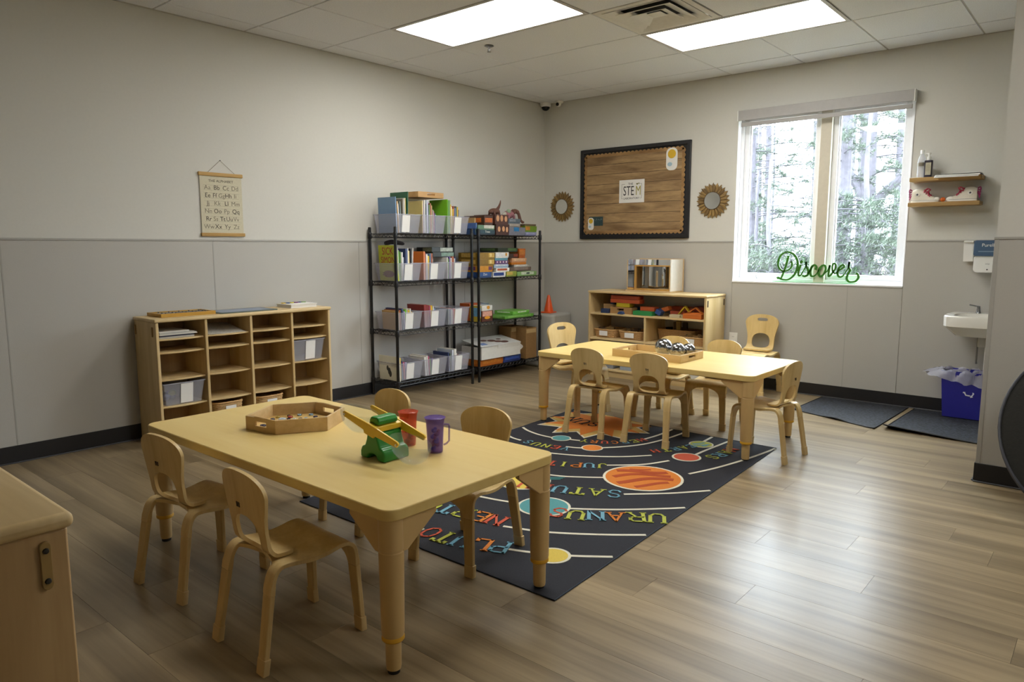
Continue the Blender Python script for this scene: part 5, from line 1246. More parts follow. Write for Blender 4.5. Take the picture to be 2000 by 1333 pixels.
# sneakers (length along local x, toe at +x)
mcan = plain('canvas_white', '#e0dacb', .8, var=.05, scale=150, bump=.3); mrub = C('#e9e6dc', .5); mlace = C('#c03a5a', .7); mpink = C('#a8306a', .6)
def sneaker(label, x, toe):
    t = thing('sneaker', label, 'shoe', (x, -.078, 1.5422), 0 if toe > 0 else math.pi)
    L_ = .19
    def outline(s_): return [(L_*(u-.5)*s_, hw*s_) for u, hw in ((0, .0), (.01, .018), (.08, .026), (.25, .027), (.45, .026), (.65, .031), (.82, .033), (.93, .026), (.985, .013), (1, 0))]
    def full(s_): a = outline(s_); return a + [(p[0], -p[1]) for p in a[-2:0:-1]]
    MB().prism(full(1.0), .0, .019).build('sole', mrub, t, .003)
    MB().prism([(p[0]*1.003, p[1]*1.012) for p in full(1.0)], .015, .0168).build('sole_stripe', C('#2a2c3c', .6), t)
    m = MB(); secs = []
    for u, hw, zt in ((.02, .018, .088), (.10, .025, .098), (.22, .026, .100), (.36, .026, .096), (.46, .026, .080), (.56, .027, .062), (.68, .029, .047), (.80, .029, .038)):
        ring = []
        for k in range(9):
            a = math.pi*k/8; yy = -math.cos(a)*hw*(1 if k not in (0, 8) else 1); zz = .018+(zt-.018)*math.sin(a)**.45; ring.append(((u-.5)*L_+(.006 if zt > .09 else 0)*(math.sin(a)), yy*(1-.18*math.sin(a)**2*(zt > .07)), zz))
        secs.append(ring)
    vs = [p for r_ in secs for p in r_]; fs = [(i*9+k, i*9+k+1, (i+1)*9+k+1, (i+1)*9+k) for i in range(len(secs)-1) for k in range(8)] + [tuple(range(9))[::-1], tuple(range(63, 72))]
    m.add(vs, fs).build('upper', mcan, t, angle=60)
    MB().ball((L_*.30+.012, 0, .016), .030, 14, 10, (1.0, 1.0, .75)).build('toe_cap', mrub, t)
    for k in range(5):
        u = .44+k*.07; zt = .090-k*.0125; MB().tube(cr([((u-.5)*L_, -.022, zt-.018), ((u-.495)*L_, -.008, zt+.001), ((u-.485)*L_, .008, zt+.001), ((u-.48)*L_, .022, zt-.018)], 4), .0032, 6).build('lace', mlace, t)
    for s_ in (-1, 1): MB().tube(cr([(-.004, s_*.006, .088), (.008, s_*.022, .100), (.022, s_*.024, .092), (.014, s_*.012, .080), (.02, s_*.03, .055), (.03, s_*.032, .04)], 5), .003, 6).build('bow_loop', mlace, t)
    for k in range(4): MB().tube(cr([(-L_/2+.004, 0, .085-.008*k), (-L_/2-.010, .006*(k-1.5), .098-.02*k), (-L_/2-.014, .008*(k-1.5), .075-.018*k)], 4), [.004]*8+[.002], 6).build('heel_ribbon', mpink, t)
    for s_ in (-1, 1):
        M_ = Matrix.Translation((-.052, s_*.0262, .058)) @ Matrix.Rotation(R(90*s_), 4, 'X') @ Matrix.Rotation(R(180 if s_ < 0 else 0), 4, 'Z')
        MB().prism([(.016*math.cos(k*math.pi/10), .016*math.sin(k*math.pi/10)) for k in range(20)], -.0022, .0004, M=M_).build('ankle_patch', mrub, t)
        MB().prism([((.0105 if k % 2 == 0 else .0042)*math.sin(k*math.pi/5), (.0105 if k % 2 == 0 else .0042)*math.cos(k*math.pi/5)) for k in range(10)], -.003, .0012, M=M_).build('star_emblem', C('#20243c', .6), t)
sneaker('white high-top sneaker with pink laces, heel towards the window', 3.580, 1)
sneaker('white high-top sneaker with pink laces, heel away from the window', 3.806, -1)
tag(MB().ball((0, 0, 0), .0165, 16, 10).build('orange_ball', C('#d8671c', .5), loc=(3.692, -.095, 1.559)), 'little orange ball between the two sneakers', 'ball')

# ================================================================ sink corner
por = plain('porcelain', '#e6e3da', .15, var=.01, coat=.5)
sk_ = thing('wall_sink', 'white wall-hung porcelain hand sink beyond the partition', 'sink', (4.06, 0, .67))
m = MB(); n_ = 40
def sring(sx_, sy_, yo, z, p_=6):
    o = []
    for k in range(n_):
        a = 2*math.pi*k/n_; c, s_ = math.cos(a), math.sin(a); rr = (abs(c)**p_+abs(s_)**p_)**(-1/p_); o.append((rr*c*sx_, yo+rr*s_*sy_, z))
    return o
rs = [sring(.20, .17, -.225, -.055, 4), sring(.25, .213, -.225, 0), sring(.262, .224, -.225, .012), sring(.264, .224, -.225, .078), sring(.259, .219, -.225, .086), sring(.21, .150, -.26, .084, 4), sring(.20, .142, -.26, .065, 4), sring(.13, .09, -.26, .0, 3), sring(.03, .03, -.26, -.02, 2)]
vs = [p for r_ in rs for p in r_]; fs = [(i*n_+k, i*n_+(k+1) % n_, (i+1)*n_+(k+1) % n_, (i+1)*n_+k) for i in range(len(rs)-1) for k in range(n_)] + [tuple(range(n_))[::-1], tuple(range((len(rs)-1)*n_, len(rs)*n_))]
m.add(vs, fs).build('basin', por, sk_)
f_ = MB().lathe([(.022, .086), (.020, .10), (.014, .105), (.014, .19)], (0, -.06, 0), 18).tube(cr([(0, -.06, .18), (0, -.06, .225), (0, -.10, .245), (0, -.155, .235), (0, -.165, .21)], 6), .010, 12).build('faucet', M_chrome, sk_)
for s_ in (-1, 1):
    MB().lathe([(.018, .086), (.014, .10), (.012, .12), (.010, .135), (.0005, .137)], (s_*.10, -.06, 0), 16).build('tap_body', M_chrome, sk_)
    MB().tube([(s_*.10, -.06, .13), (s_*.155, -.075, .142)], .006, 8).build('tap_lever', M_chrome, sk_)
MB().tube([(0, -.26, -.05), (0, -.26, -.30), (0, -.2, -.36), (0, -.12, -.33), (0, -.0, -.33)], .019, 14).build('drain_pipe', M_white, sk_)
MB().tube([(-.09, -.02, -.28), (-.09, -.05, -.28), (-.09, -.06, .0)], .006, 8).build('supply_line', M_steel, sk_)
MB().prism(rrect(-.06, .06, -.30, -.16, .02, 4), -.13, -.05).build('trap_bracket', C('#b8b6b0', .5), sk_)
# chrome tap knob seen at the wall beside the partition is part of the faucet above
dp_ = thing('soap_dispenser', 'wall soap dispenser with smoky blue top and white base', 'dispenser', (3.985, -T, 1.16))
MB().prism(rrect(-.075, .075, -.118, .005, .025, 5), -.095, 0, 'xz').build('base', M_white, dp_, .006)
mdb = plain('smoky_blue', '#4d6480', .25, var=.08)
MB().prism(rrect(-.078, .078, -.002, .108, .016, 5), -.105, 0, 'xz').build('front_cover', mdb, dp_, .006)
text('lettering', 'Purell', .032, M_white, dp_, (.006, -.1056, .074), FACE_NY, .0004)
bxo('label_stripe', C('#8296ac', .4), -.05, .06, -.1058, -.1048, .028, .034, dp_)
MB().lathe([(.005, 0), (.004, .002), (.0004, .0021)], n=10, M=Matrix.Translation((.01, -.0955, -.095)) @ Matrix.Rotation(R(90), 4, 'X')).build('sensor', C('#3a3a3c', .3), dp_)
text('lettering', 'soap', .014, C('#7a7a78', .5), dp_, (.01, -.0954, -.055), FACE_NY, .0003)
t = thing('towel_holder', 'white folded paper towels in a holder beside the soap dispenser', 'paper towels', (3.872, -T, 1.18))
bxo('holder', M_white, -.03, .03, -.085, 0, .072, .086, t, .003)
for k in range(4): MB().prism([(-.034+.002*k, -.06), (.03, -.06), (.03, .072), (-.038+.002*k, .074)], -.02-.018*k, -.019-.018*k, 'xz').build('towel_sheet', M_paper, t)

# mats
mm, nt, b = newmat('ribbed_mat'); tc = nd(nt, 'ShaderNodeTexCoord'); vo = nd(nt, 'ShaderNodeTexVoronoi'); vo.inputs['Scale'].default_value = 52; vo.feature = 'F1'; vo.distance = 'CHEBYCHEV'
mpn = nd(nt, 'ShaderNodeMapping'); mpn.inputs['Scale'].default_value = (1, 1.8, 1); mpn.inputs['Rotation'].default_value = (0, 0, R(20)); nt.links.new(tc.outputs['Object'], mpn.inputs[0]); nt.links.new(mpn.outputs[0], vo.inputs['Vector'])
rp = nd(nt, 'ShaderNodeValToRGB'); rp.color_ramp.elements[0].color = lin('#343842'); rp.color_ramp.elements[1].color = lin('#0d0e11'); rp.color_ramp.elements[0].position = .15; rp.color_ramp.elements[1].position = .55
nt.links.new(vo.outputs['Distance'], rp.inputs[0]); nt.links.new(rp.outputs[0], b.inputs['Base Color']); b.inputs['Roughness'].default_value = .75
bp = nd(nt, 'ShaderNodeBump'); bp.inputs['Strength'].default_value = .9; bp.inputs['Distance'].default_value = .004; bp.invert = True; nt.links.new(vo.outputs['Distance'], bp.inputs['Height']); nt.links.new(bp.outputs[0], b.inputs['Normal'])
def doormat(label, cs, curl):
    t = thing('door_mat', label, 'mat'); nx_, ny_ = 14, 14; vs = []
    A, B, C_, D = [Vector((*c, 0)) for c in cs]     # front-left, front-right, back-right, back-left
    for i in range(nx_+1):
        for j in range(ny_+1):
            u, v = i/nx_, j/ny_; p = (A*(1-u)+B*u)*(1-v)+(D*(1-u)+C_*u)*v; p.z = .004+curl(u)*max(0, 1-v*7)**1.5; vs.append(tuple(p))
    n0 = len(vs); vs += [(p[0], p[1], p[2]-.0035) for p in vs]; fs = []; W = ny_+1
    for i in range(nx_):
        for j in range(ny_): a = i*W+j; fs += [(a, a+W, a+W+1, a+1), (n0+a, n0+a+1, n0+a+W+1, n0+a+W)]
    for i in range(nx_): fs += [(i*W, n0+i*W, n0+(i+1)*W, (i+1)*W), (i*W+ny_, (i+1)*W+ny_, n0+(i+1)*W+ny_, n0+i*W+ny_)]
    for j in range(ny_): fs += [(j, j+1, n0+j+1, n0+j), (nx_*W+j, n0+nx_*W+j, n0+nx_*W+j+1, nx_*W+j+1)]
    MB().add(vs, fs).build('ribbed_surface', mm, t)
    rim = [vs[i*W] for i in range(nx_+1)] + [vs[nx_*W+j] for j in range(1, W)] + [vs[i*W+ny_] for i in range(nx_-1, -1, -1)] + [vs[j] for j in range(ny_-1, 0, -1)]
    MB().tube([(p[0], p[1], p[2]) for p in rim], .0042, 6, closed=True).build('rubber_edge', C('#1c1b1a', .6), t)
doormat('black ribbed door mat lying along the back wall under the window', [(2.905, -.66), (3.528, -.915), (3.555, -.03), (2.925, -.03)][0:1] + [(3.528, -.90), (3.555, -.03), (2.925, -.03)], lambda u: .012*max(0, 1-abs(u-.55)*6)+.004*(u > .95))
doormat('black ribbed door mat with curled edge under the recycling bin', [(3.575, -.855), (4.42, -.90), (4.42, -.04), (3.60, -.04)], lambda u: .028*max(0, 1-u*1.6))

# recycling bin with liner
rb = thing('recycling_bin', 'blue recycling bin with white symbol under the sink', 'bin', (3.935, -.115, .0085))
mbl = plain('bin_blue', '#2a2a92', .45, var=.05)
def tub(m, b_, t_, h_, th):
    o0, o1 = b_, t_; i0 = (o0[0]+th, o0[1]-th, o0[2]+th, o0[3]-th); i1 = (o1[0]+th, o1[1]-th, o1[2]+th, o1[3]-th)
    ring = lambda q, z: [(q[0], q[2], z), (q[1], q[2], z), (q[1], q[3], z), (q[0], q[3], z)]
    vs = ring(o0, 0)+ring(o1, h_)+ring(i1, h_)+ring(i0, th); fs = [(3, 2, 1, 0), (12, 13, 14, 15)]
    for a in (0, 4, 8):
        for k in range(4): fs.append((a+k, a+(k+1) % 4, a+4+(k+1) % 4, a+4+k))
    return m.add(vs, fs)
tub(MB(), (-.128, .128, -.082, .070), (-.15, .15, -.100, .080), .335, .003).build('body', mbl, rb, .006, 3)
ms = C('#d8dae8', .5)
for k in range(3):
    M_ = Matrix.Translation((.03, -.0922, .192)) @ Matrix.Rotation(R(-3.3), 4, 'X') @ Matrix.Rotation(R(120*k), 4, 'Y')
    o_ = .0004
    MB().prism([(-.010, .030), (.012, .030), (.012, .037), (.026, .026), (.012, .015), (.012, .022), (-.006, .022), (-.018, .004), (-.026, .008)], -o_, o_, 'xz', M=M_).build('recycling_arrow', ms, rb)
# liner: crumpled bag hanging over the rim
ml = clear('bag_plastic', '#dcdce8', .42, .2)
rnd = random.Random(3)
def liner():
    m = MB(); n_ = 72; rows_ = [(-.05, .86), (-.01, .95), (.004, 1.0), (.006, 1.04), (-.015, 1.10), (-.045, 1.14), (-.075, 1.17)]
    vs = []
    for j, (dz, sc_) in enumerate(rows_):
        for k in range(n_):
            a = 2*math.pi*k/n_; c, s_ = math.cos(a), math.sin(a); rr = (abs(c)**6+abs(s_)**6)**(-1/6)
            wob = (.012 if j > 2 else .004)*(math.sin(a*9+j*.7)+.7*math.sin(a*17+1.3*j)+.5*math.sin(a*31))
            lf = .10*max(0, -c)**3 * (j > 3)*(j-3)/3
            hang = .035*math.sin(a*2+.5)*(j > 3)*(j-3)/3
            vs.append((rr*c*(.150*sc_)+c*wob-lf, -.01+rr*s_*(.090*sc_)+s_*wob*.8, .335+dz+(.008*math.sin(a*13+j) if j > 1 else 0)+hang*.5+lf*.35))
    fs = [(j*n_+k, j*n_+(k+1) % n_, (j+1)*n_+(k+1) % n_, (j+1)*n_+k) for j in range(len(rows_)-1) for k in range(n_)]
    return m.add(vs, fs)
o = liner().build('bin_liner', ml, None, angle=180); o.location = (3.935, -.115, .0085)
tag(o, 'crumpled clear plastic liner hanging over the blue bin rim', 'bin liner')

# round black cushion leaning on the partition
rc = thing('round_cushion', 'large round black fabric disc with piped rim leaning against the partition', 'cushion', (4.835, -2.09, 0))
M_ = Matrix.Translation((0, 0, .5*math.cos(R(33))+.004)) @ Matrix.Rotation(R(57), 4, 'X')
mbk = plain('black_fabric', '#17160f', .9, var=.4, scale=70, bump=.6)
MB().lathe([(.0005, -.035), (.30, -.033), (.46, -.022), (.49, -.008), (.49, .008), (.46, .022), (.30, .034), (.15, .036), (.0005, .036)], n=56, M=M_).build('pad', mbk, rc)
for dz in (-.012, .012): MB().tube([tuple(M_ @ Vector((.488*math.cos(2*math.pi*k/64), .488*math.sin(2*math.pi*k/64), dz))) for k in range(64)], .0065, 7, closed=True).build('piping', C('#2a2c34', .5), rc)

# ================================================================ Discover sign on the sill
ds = thing('discover_sign', 'green acrylic script sign reading Discover on the window sill', 'sign', (0, 0, 0))
mgr = plain('green_acrylic', '#3f7a2c', .25, var=.03)
def DP(p): return (2.40892+4.06811e-4*p[0]+6.54e-6*p[1], 1.27071+1.2535e-5*p[0]-4.26722e-4*p[1]+.003)
def stroke(pts, ws, z0=.017, z1=.023):
    P_ = cr([(*DP(p), 0) for p in pts], 8); N = len(P_); m = MB(); a, b = [], []
    for i, p in enumerate(P_):
        t_ = (P_[min(i+1, N-1)]-P_[max(i-1, 0)]).normalized(); nn = Vector((-t_.y, t_.x, 0)); wv = interp([(k/(len(ws)-1), v) for k, v in enumerate(ws)], i/(N-1))*4.07e-4/2
        a.append(p+nn*wv); b.append(p-nn*wv)
    vs = [(p.x, yy, p.y) for yy in (z0, z1) for L_ in (a, b) for p in L_]; fs = []
    for i in range(N-1): fs += [(i, i+1, N+i+1, N+i), (2*N+i, 3*N+i, 3*N+i+1, 2*N+i+1), (i, 2*N+i, 2*N+i+1, i+1), (N+i, N+i+1, 3*N+i+1, 3*N+i)]
    fs += [(0, N, 3*N, 2*N), (N-1, 3*N-1, 4*N-1, 2*N-1)]
    return m.add(vs, fs).build('letter_stroke', mgr, ds)
stroke([(400, 305), (372, 420), (335, 560), (262, 745)], [48, 46, 44, 30])
stroke([(460, 415), (478, 480), (440, 560), (360, 603), (270, 590), (205, 520), (192, 420), (230, 310), (310, 245), (400, 235), (500, 275), (570, 370), (592, 490), (565, 610), (500, 710), (400, 772), (290, 768), (205, 735), (180, 750)], [50, 40, 34, 30, 34, 40, 44, 40, 34, 34, 40, 50, 52, 46, 38, 32, 32, 40, 46])
stroke([(640, 452), (668, 424), (696, 420)], [44, 56, 30])
stroke([(655, 480), (612, 620), (622, 692), (662, 680), (702, 615), (752, 520), (756, 425)], [46, 44, 40, 26, 22, 24, 40])
stroke([(756, 425), (762, 510), (802, 590), (800, 670), (740, 708), (690, 690)], [40, 40, 46, 46, 40, 30])
stroke([(800, 660), (850, 590), (880, 520)], [24, 20, 24])
stroke([(945, 585), (962, 530), (925, 492), (872, 530), (845, 620), (862, 695), (912, 708), (972, 660), (1020, 575)], [44, 40, 34, 44, 48, 42, 32, 24, 22])
stroke([(1085, 497), (1025, 560), (1008, 650), (1040, 710), (1100, 680), (1138, 590), (1130, 515), (1085, 497)], [36, 42, 46, 42, 36, 40, 42, 36])
stroke([(1120, 660), (1185, 595), (1222, 500)], [22, 22, 40])
stroke([(1222, 500), (1205, 610), (1205, 712), (1272, 650), (1328, 560), (1332, 490), (1292, 470), (1268, 530), (1282, 620), (1330, 652), (1385, 615)], [40, 42, 34, 36, 38, 34, 34, 36, 36, 24, 20])
stroke([(1380, 605), (1440, 575), (1492, 530), (1465, 498), (1402, 545), (1372, 640), (1392, 710), (1450, 718), (1512, 650), (1562, 560), (1582, 440)], [30, 32, 36, 34, 42, 46, 42, 30, 22, 22, 42])
stroke([(1582, 440), (1576, 540), (1600, 600), (1560, 680), (1545, 750), (1580, 808), (1640, 818), (1712, 800), (1757, 740), (1745, 675), (1712, 655)], [42, 40, 46, 42, 40, 36, 34, 36, 42, 44, 40])
bxo('stand', clear('green_clear', '#86c48a', .6, .1), 2.455, 3.115, -.008, .05, .9295, .9345, ds, .001)

# ================================================================ things on the near table
hexp = [(2.125, -4.657), (2.291, -4.627), (2.39, -4.458), (2.298, -4.308), (2.113, -4.32), (2.016, -4.476)]
hx_, hy_ = sum(p[0] for p in hexp)/6, sum(p[1] for p in hexp)/6
hexp = [(hx_+.172*math.cos(R(a)), hy_+.172*math.sin(R(a))) for a in (-115, -62, -2, 60, 118, 178)] if False else hexp
ht = thing('hexagon_tray', 'hexagonal wooden tray of loose buttons on the near table', 'tray', (0, 0, T1H+.0003))
mtr = wood('tray_maple', '#dcbf8c', '#b5915a', 'x', .5)
inn = [(lerp(p[0], hx_, .055), lerp(p[1], hy_, .055)) for p in hexp]
MB().prism([(lerp(p[0], hx_, .03), lerp(p[1], hy_, .03)) for p in hexp], .0005, .007).build('bottom', wood('tray_floor', '#d6b878', '#b8934f', 'y', .5), ht)
for k in range(6):
    a, b, c, d = hexp[k], hexp[(k+1) % 6], inn[(k+1) % 6], inn[k]; h_ = .056
    def Q(s_, o_): pa = (lerp(a[0], b[0], s_), lerp(a[1], b[1], s_)); pb = (lerp(d[0], c[0], s_), lerp(d[1], c[1], s_)); return pa if o_ == 0 else pb
    m = MB()
    def blkq(s0, s1, z0, z1): m.prism([Q(s0, 0), Q(s1, 0), Q(s1, 1), Q(s0, 1)], z0, z1)
    if k in (0, 2+1) and True:
        blkq(0, .3, .0, h_); blkq(.7, 1, .0, h_); blkq(.3, .7, 0, .022); blkq(.3, .7, .040, h_)
    else: blkq(0, 1, 0, h_)
    m.build('side', mtr, ht, .0012)
cols = [('#c9d4dc', 'pale blue'), ('#8fb0c8', 'sky blue'), ('#e4e2da', 'white'), ('#7a2a26', 'dark red'), ('#2c2a4a', 'navy'), ('#3f7a4a', 'green'), ('#b9a04a', 'mustard'), ('#a03a2a', 'red'), ('#40302a', 'dark brown'), ('#d8b8a8', 'pink')]
rr_ = random.Random(11); used_b = []
big = [(2.118, -4.49, .016, 0), (2.19, -4.55, .016, 0), (2.175, -4.48, .015, 1), (2.245, -4.52, .012, 2), (2.265, -4.43, .013, 2), (2.155, -4.60, .012, 4)]
spots = list(big)
for _ in range(400):
    if len(spots) > 46: break
    a = rr_.uniform(0, 6.28); q = .135*math.sqrt(rr_.random()); x, y, r_ = hx_+q*math.cos(a), hy_+q*math.sin(a)*.95, rr_.uniform(.006, .011)
    if all(math.hypot(x-s_[0], y-s_[1]) > r_+s_[2]+.001 for s_ in spots): spots.append((x, y, r_, rr_.randrange(10)))
cnt = {}
for (x, y, r_, ci) in spots:
    m = MB().lathe([(r_*.9, 0), (r_, .001), (r_, .0052), (r_*.86, .0066), (r_*.76, .0058), (.0004, .0054)], n=18)
    sz = 'large' if r_ > .011 else 'small'
    o = m.build('button', C(cols[ci][0], .25), loc=(x, y, T1H+.0072)); tag(o, '%s %s round button lying in the hexagonal tray' % (sz, cols[ci][1]), 'button', 'buttons in the hexagonal tray')
    for s_ in (-1, 1): MB().lathe([(r_*.12, .0054), (r_*.12, .0062), (.0003, .0063)], (s_*r_*.25, 0, 0), 6).build('thread_hole', C('#2a2622', .6), o)
tag(MB().tube([(2.283, -4.425, T1H+.017), (2.280, -4.39, T1H+.019), (2.277, -4.355, T1H+.021)], .0095, 12).build('blue_peg', C('#2f7fc0', .35), None, .001), 'thick blue plastic peg lying at the edge of the hexagonal tray', 'peg')

# bucket balance
sc = thing('balance_scale', 'green and yellow toy bucket balance with clear pans', 'balance scale', (2.836, -4.538, T1H+.0004))
mg_ = plain('toy_green_plastic', '#2f8a35', .3, var=.04); my_ = plain('toy_yellow_plastic', '#ecc43a', .32, var=.04)
foot = [(-.064, 0), (-.064, .024), (-.056, .040), (-.040, .046), (-.030, .070), (-.024, .095), (.024, .095), (.030, .070), (.040, .046), (.056, .040), (.064, .024), (.064, 0), (.026, 0), (.020, .014), (.008, .020), (-.008, .020), (-.020, .014), (-.026, 0)]
MB().prism(foot, -.056, .056, 'xz').build('base', mg_, sc, .006, 3)
bm_ = Matrix.Translation((-.003, 0, .108)) @ Matrix.Rotation(R(13), 4, 'Y')
for s_ in (-1, 1):
    MB().prism([(-.150, .006), (-.142, .012), (0, .017), (.142, .012), (.150, .006), (.142, -.008), (.03, -.014), (.024, -.024), (-.024, -.024), (-.03, -.014), (-.142, -.008)], s_*.060-.0035, s_*.060+.0035, 'xz', M=bm_).build('beam_arm', my_, sc, .001)
MB().prism([(-.030, -.004), (.030, -.004), (.026, .014), (-.026, .014)], -.056, .056, 'xz', M=bm_).build('beam_bridge', my_, sc, .002)
MB().prism([(-.024, .0), (-.026, .014), (-.016, .026), (.016, .026), (.026, .014), (.024, .0)], -.042, .042, 'xz', M=Matrix.Translation((-.003, 0, .120))).build('top_handle', mg_, sc, .004, 3)
mcl = clear('clear_pan', '#eef2f2', .09, .05)
for s_ in (-1, 1):
    e = bm_ @ Vector((s_*.140, 0, .0))
    prof = [(.0005, -.070), (.45, -.066), (.80, -.046), (.96, -.020), (1.0, .004), (1.03, .004), (.99, -.020), (.83, -.048), (.47, -.069), (.0005, -.073)]
    MB().lathe([(r_, z_) for r_, z_ in prof], (0, 0, 0), 32, M=Matrix.Translation((e.x, 0, e.z-.002)) @ Matrix.Rotation(R(13*.6), 4, 'Y') @ Matrix.Diagonal((.084, .052, 1, 1))).build('clear_pan', mcl, sc)
    for q_ in (-1, 1): MB().ball((e.x, q_*.064, e.z), .0042, 10, 6).build('pan_pin', C('#e6e6e0', .3), sc)
# cups
def jug(label, x, y, col, rz, h=.125, r0=.026, r1=.036, fillc=None):
    t = thing('plastic_pitcher', label, 'pitcher', (x, y, T1H), R(rz)); mp_ = clear('pitcher_'+col[1:], col, .30, .15)
    MB().lathe([(r0, 0), (r0+.001, .004), (lerp(r0, r1, .35), h*.5), (lerp(r0, r1, .6), h*.85), (r1, h), (r1-.0022, h), (lerp(r0, r1, .6)-.0022, h*.85), (lerp(r0, r1, .35)-.0022, h*.5), (r0-.001, .006), (.0005, .005)], n=32).build('body', mp_, t)
    MB().tube([(r1-.004, 0, h*.80), (r1+.012, 0, h*.79), (r1+.014, 0, h*.74), (r1+.013, 0, h*.32), (r1+.004, 0, h*.24), (r0+.004, 0, h*.20)], .0034, 8).build('handle', mp_, t)
    MB().lathe([(r1, h-.002), (r1+.0022, h), (r1-.003, h+.002)], n=32).build('rim', mp_, t)
    return t
jug('translucent red-orange pitcher standing behind the balance', 2.785, -4.385, '#e0623e', 150)
jug('translucent purple pitcher with handle holding counters', 2.927, -4.385, '#9070c8', 42)
jc = random.Random(5)
for (jx, jy, n_, pal) in ((2.927, -4.385, 11, [('#b0402a', 'red'), ('#2f55b0', 'blue'), ('#a8622a', 'orange')]), (2.785, -4.385, 7, [('#7a2a22', 'dark red'), ('#5a3a2a', 'brown')])):
    for k in range(n_):
        c, nm = pal[k % len(pal)]; a = jc.uniform(0, 6.28); q = jc.uniform(.004, .014)
        o = MB().ball((0, 0, .0), .0095, 10, 7, (1, 1, .85)).ball((0, .006, .007), .006, 8, 6).build('bear_counter', C(c, .35), loc=(jx+q*math.cos(a), jy+q*math.sin(a), T1H+.015+.0125*(k//2)))
        tag(o, '%s plastic counter inside the %s pitcher' % (nm, 'purple' if n_ == 11 else 'red-orange'), 'counter', 'counters in the pitchers')

# ================================================================ things on the far table
tw = thing('serving_tray', 'long wooden tray with slot handles on the far table', 'tray', (2.428, -1.902, T2H), R(-1))
hx2, hy2, hh = .252, .152, .05
MB().box(-hx2, hx2, -hy2, hy2, .0005, .007).build('bottom', wood('tray_floor', '#d6b878', '#b8934f', 'y', .5), tw)
mts = wood('tray_side', '#d9bb84', '#b8945a', 'x', .45)
for s_ in (-1, 1):
    a, b = sorted((s_*hy2, s_*(hy2-.010))); bxo('long_side', mts, -hx2, hx2, a, b, .007, hh, tw, .0015)
    a, b = sorted((s_*hx2, s_*(hx2-.010))); MB().box(a, b, -hy2+.01, -.045, .007, hh).box(a, b, .045, hy2-.01, .007, hh).box(a, b, -.045, .045, .007, .022).box(a, b, -.045, .045, .036, hh).build('end_side', mts, tw, .0012)
for k, (x, y, r_, nm) in enumerate(((2.46, -1.875, .058, 'largest'), (2.575, -1.905, .051, 'middle-sized'), (2.605, -1.81, .045, 'smallest'))):
    tag(MB().ball((0, 0, 0), r_, 32, 20).build('mirror_ball', M_chrome, None, loc=(x, y, T2H+.0072+r_), angle=80), '%s shiny silver ball in the wooden tray' % nm, 'ball', 'silver balls in the tray')
# ================================================================ outdoors
gr = struct(bxo('ground', plain('leaf_litter', '#56503f', .95, var=.35, scale=3), -40, 40, .3, 60, -.75, -.55))
M_bark = plain('bark', '#57535a', .9, var=.35, scale=14, bump=1.0)
M_needle = plain('pine_needles', '#5f6a5c', .8, var=.3, scale=3)
M_twig = plain('bare_twigs', '#4f4b52', .9, var=.2, scale=5)
def trunk_path(rg, x, y, h, lean, wob):
    pts = []; px, py = x, y
    for k in range(9):
        f = k/8; pts.append((x+lean*f*h+wob*math.sin(f*5+rg.random()), y+wob*math.cos(f*4), -.6+f*(h+.6)))
    return cr(pts, 3)
def pine(label, x, y, r, h, seed, nb=40, zmin=.4, zmax=5.5, blen=1.7, needles=True, fork=None, grp='trees outside the window'):
    rg = random.Random(seed); t = thing('pine_tree', label, 'tree', (0, 0, 0), 0, grp); P_ = trunk_path(rg, x, y, h, rg.uniform(-.02, .02), .04)
    m = MB().tube(P_, [r*(1-.55*i/len(P_)) for i in range(len(P_))], 10)
    if fork:
        for (z0, dx, top) in fork: m.tube(cr([(x, y, z0), (x+dx*.35, y, z0+.45), (x+dx, y, z0+1.3), (x+dx*1.3, y, top)], 4), [r*.62]*4+[r*.5]*4+[r*.4]*5, 9)
    m.build('trunk', M_bark, t)
    bm_, nv, nf = MB(), [], []
    for b_ in range(nb):
        z = lerp(zmin, zmax, rg.random()); a = rg.uniform(0, 6.28); L = blen*rg.uniform(.5, 1.1); d = Vector((math.cos(a), math.sin(a), rg.uniform(-.12, .12)))
        p0 = Vector((x, y, z)); pts = [p0+d*L*f+Vector((0, 0, .10*math.sin(f*2.5)-.22*f*f)) for f in (0, .25, .5, .75, 1)]
        bm_.tube(pts, [.013, .010, .008, .005, .003], 4)
        for s_ in range(7):
            f = rg.uniform(.2, 1); i = min(3, int(f*4)); q = pts[i].lerp(pts[i+1], f*4-i); e = q+Vector((rg.uniform(-.3, .3), rg.uniform(-.3, .3), rg.uniform(-.12, .12)))
            bm_.tube([q, e], [.006, .002], 3)
            if needles:
                for k in range(5):
                    c = q.lerp(e, k/4)
                    for j in range(10):
                        v = Vector((rg.gauss(0, 1), rg.gauss(0, 1), rg.gauss(.35, .7))).normalized()*rg.uniform(.08, .15); w_ = v.cross(Vector((.3, .5, .8))).normalized()*.0045
                        o = len(nv); nv += [tuple(c-w_), tuple(c+w_), tuple(c+v)]; nf.append((o, o+1, o+2))
    bm_.build('branches', M_twig, t)
    if needles:
        me = bpy.data.meshes.new('needles'); me.from_pydata(nv, [], nf); me.materials.append(M_needle); o = bpy.data.objects.new('needles', me); link(o, t); o['kind'] = 'stuff'
    return t
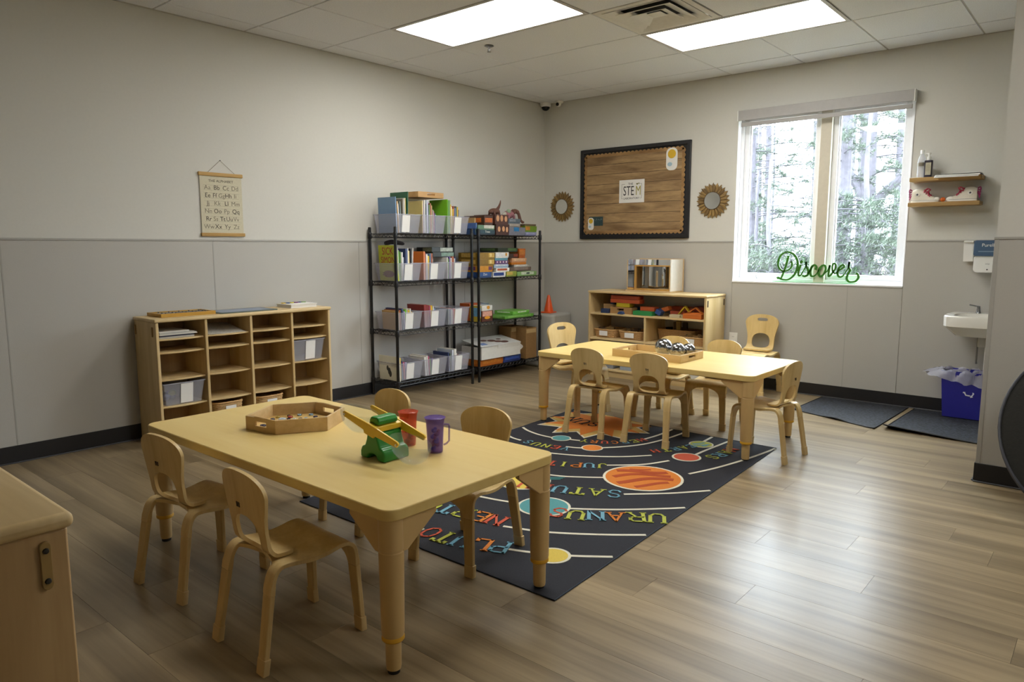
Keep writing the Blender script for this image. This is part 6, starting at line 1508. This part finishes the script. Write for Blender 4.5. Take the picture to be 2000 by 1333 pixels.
pine('large forked tree trunk right outside the window beyond the mullion', .83, 9, .17, 9, 1, 40, 1.2, 6, 1.6, True, [(1.75, .75, 6.5), (1.95, -.55, 6.5)])
pine('slim dark trunk close behind the mullion', .91, 7, .11, 8, 2, 40, .0, 4.0, 1.5)
pine('pine with layered branches filling the first window sash', -1.06, 8, .10, 8, 3, 60, .0, 4.4, 2.0)
pine('leafy young pine low behind the Discover sign', .35, 5.5, .05, 2.6, 4, 46, -.4, 1.2, 1.1)
pine('bushy young pine at the shelf side of the window', 1.55, 6.2, .06, 3.4, 5, 80, -.4, 2.0, 1.3)
pine('thin pine behind the layered branches', -2.36, 12, .09, 9, 6, 44, .5, 5, 2.0)
pine('bare straight trunk between the two sashes', -.83, 11, .07, 9, 7, 24, 1.5, 5.5, 1.5, False)
pine('tall bare trunk far behind the forked tree', 0.45, 13, .10, 10, 8, 30, 1.0, 6, 2.0)
pine('young pine filling the low part of the first sash', -.55, 7.2, .05, 2.6, 9, 60, -.4, 1.4, 1.5)
rg = random.Random(21)
for k in range(10):
    y = rg.uniform(17, 28); xc = lerp(2.1-.433*y, 3.45-.212*y, rg.random())
    pine('thin bare tree in the far woods behind the window', xc, y, rg.uniform(.04, .09), 11, 30+k, 16, 1, 6.5, 1.6, False, grp='far bare trees')
m = MB()
for k in range(900):
    y = rg.uniform(6, 20); xc = lerp(1.9-.433*y, 3.6-.212*y, rg.random()); h = rg.uniform(.6, 2.1); a = rg.uniform(-.35, .35); b_ = rg.uniform(-.3, .3)
    p = [(xc, y, -.55), (xc+a*.5*h, y+b_*.4*h, -.55+h*.55), (xc+a*h*1.1, y+b_*h, -.55+h)]; m.tube(p, [.007, .005, .002], 3)
    for j in range(4): f = rg.uniform(.3, .95); q = Vector(p[0]).lerp(Vector(p[2]), f); m.tube([tuple(q), (q.x+rg.uniform(-.35, .35), q.y+rg.uniform(-.2, .2), q.z+rg.uniform(.05, .35))], [.004, .0015], 3)
tag(m.build('thicket', M_twig, smooth=False), 'tangle of bare brush on the ground outside the window', 'brush', kind='stuff')
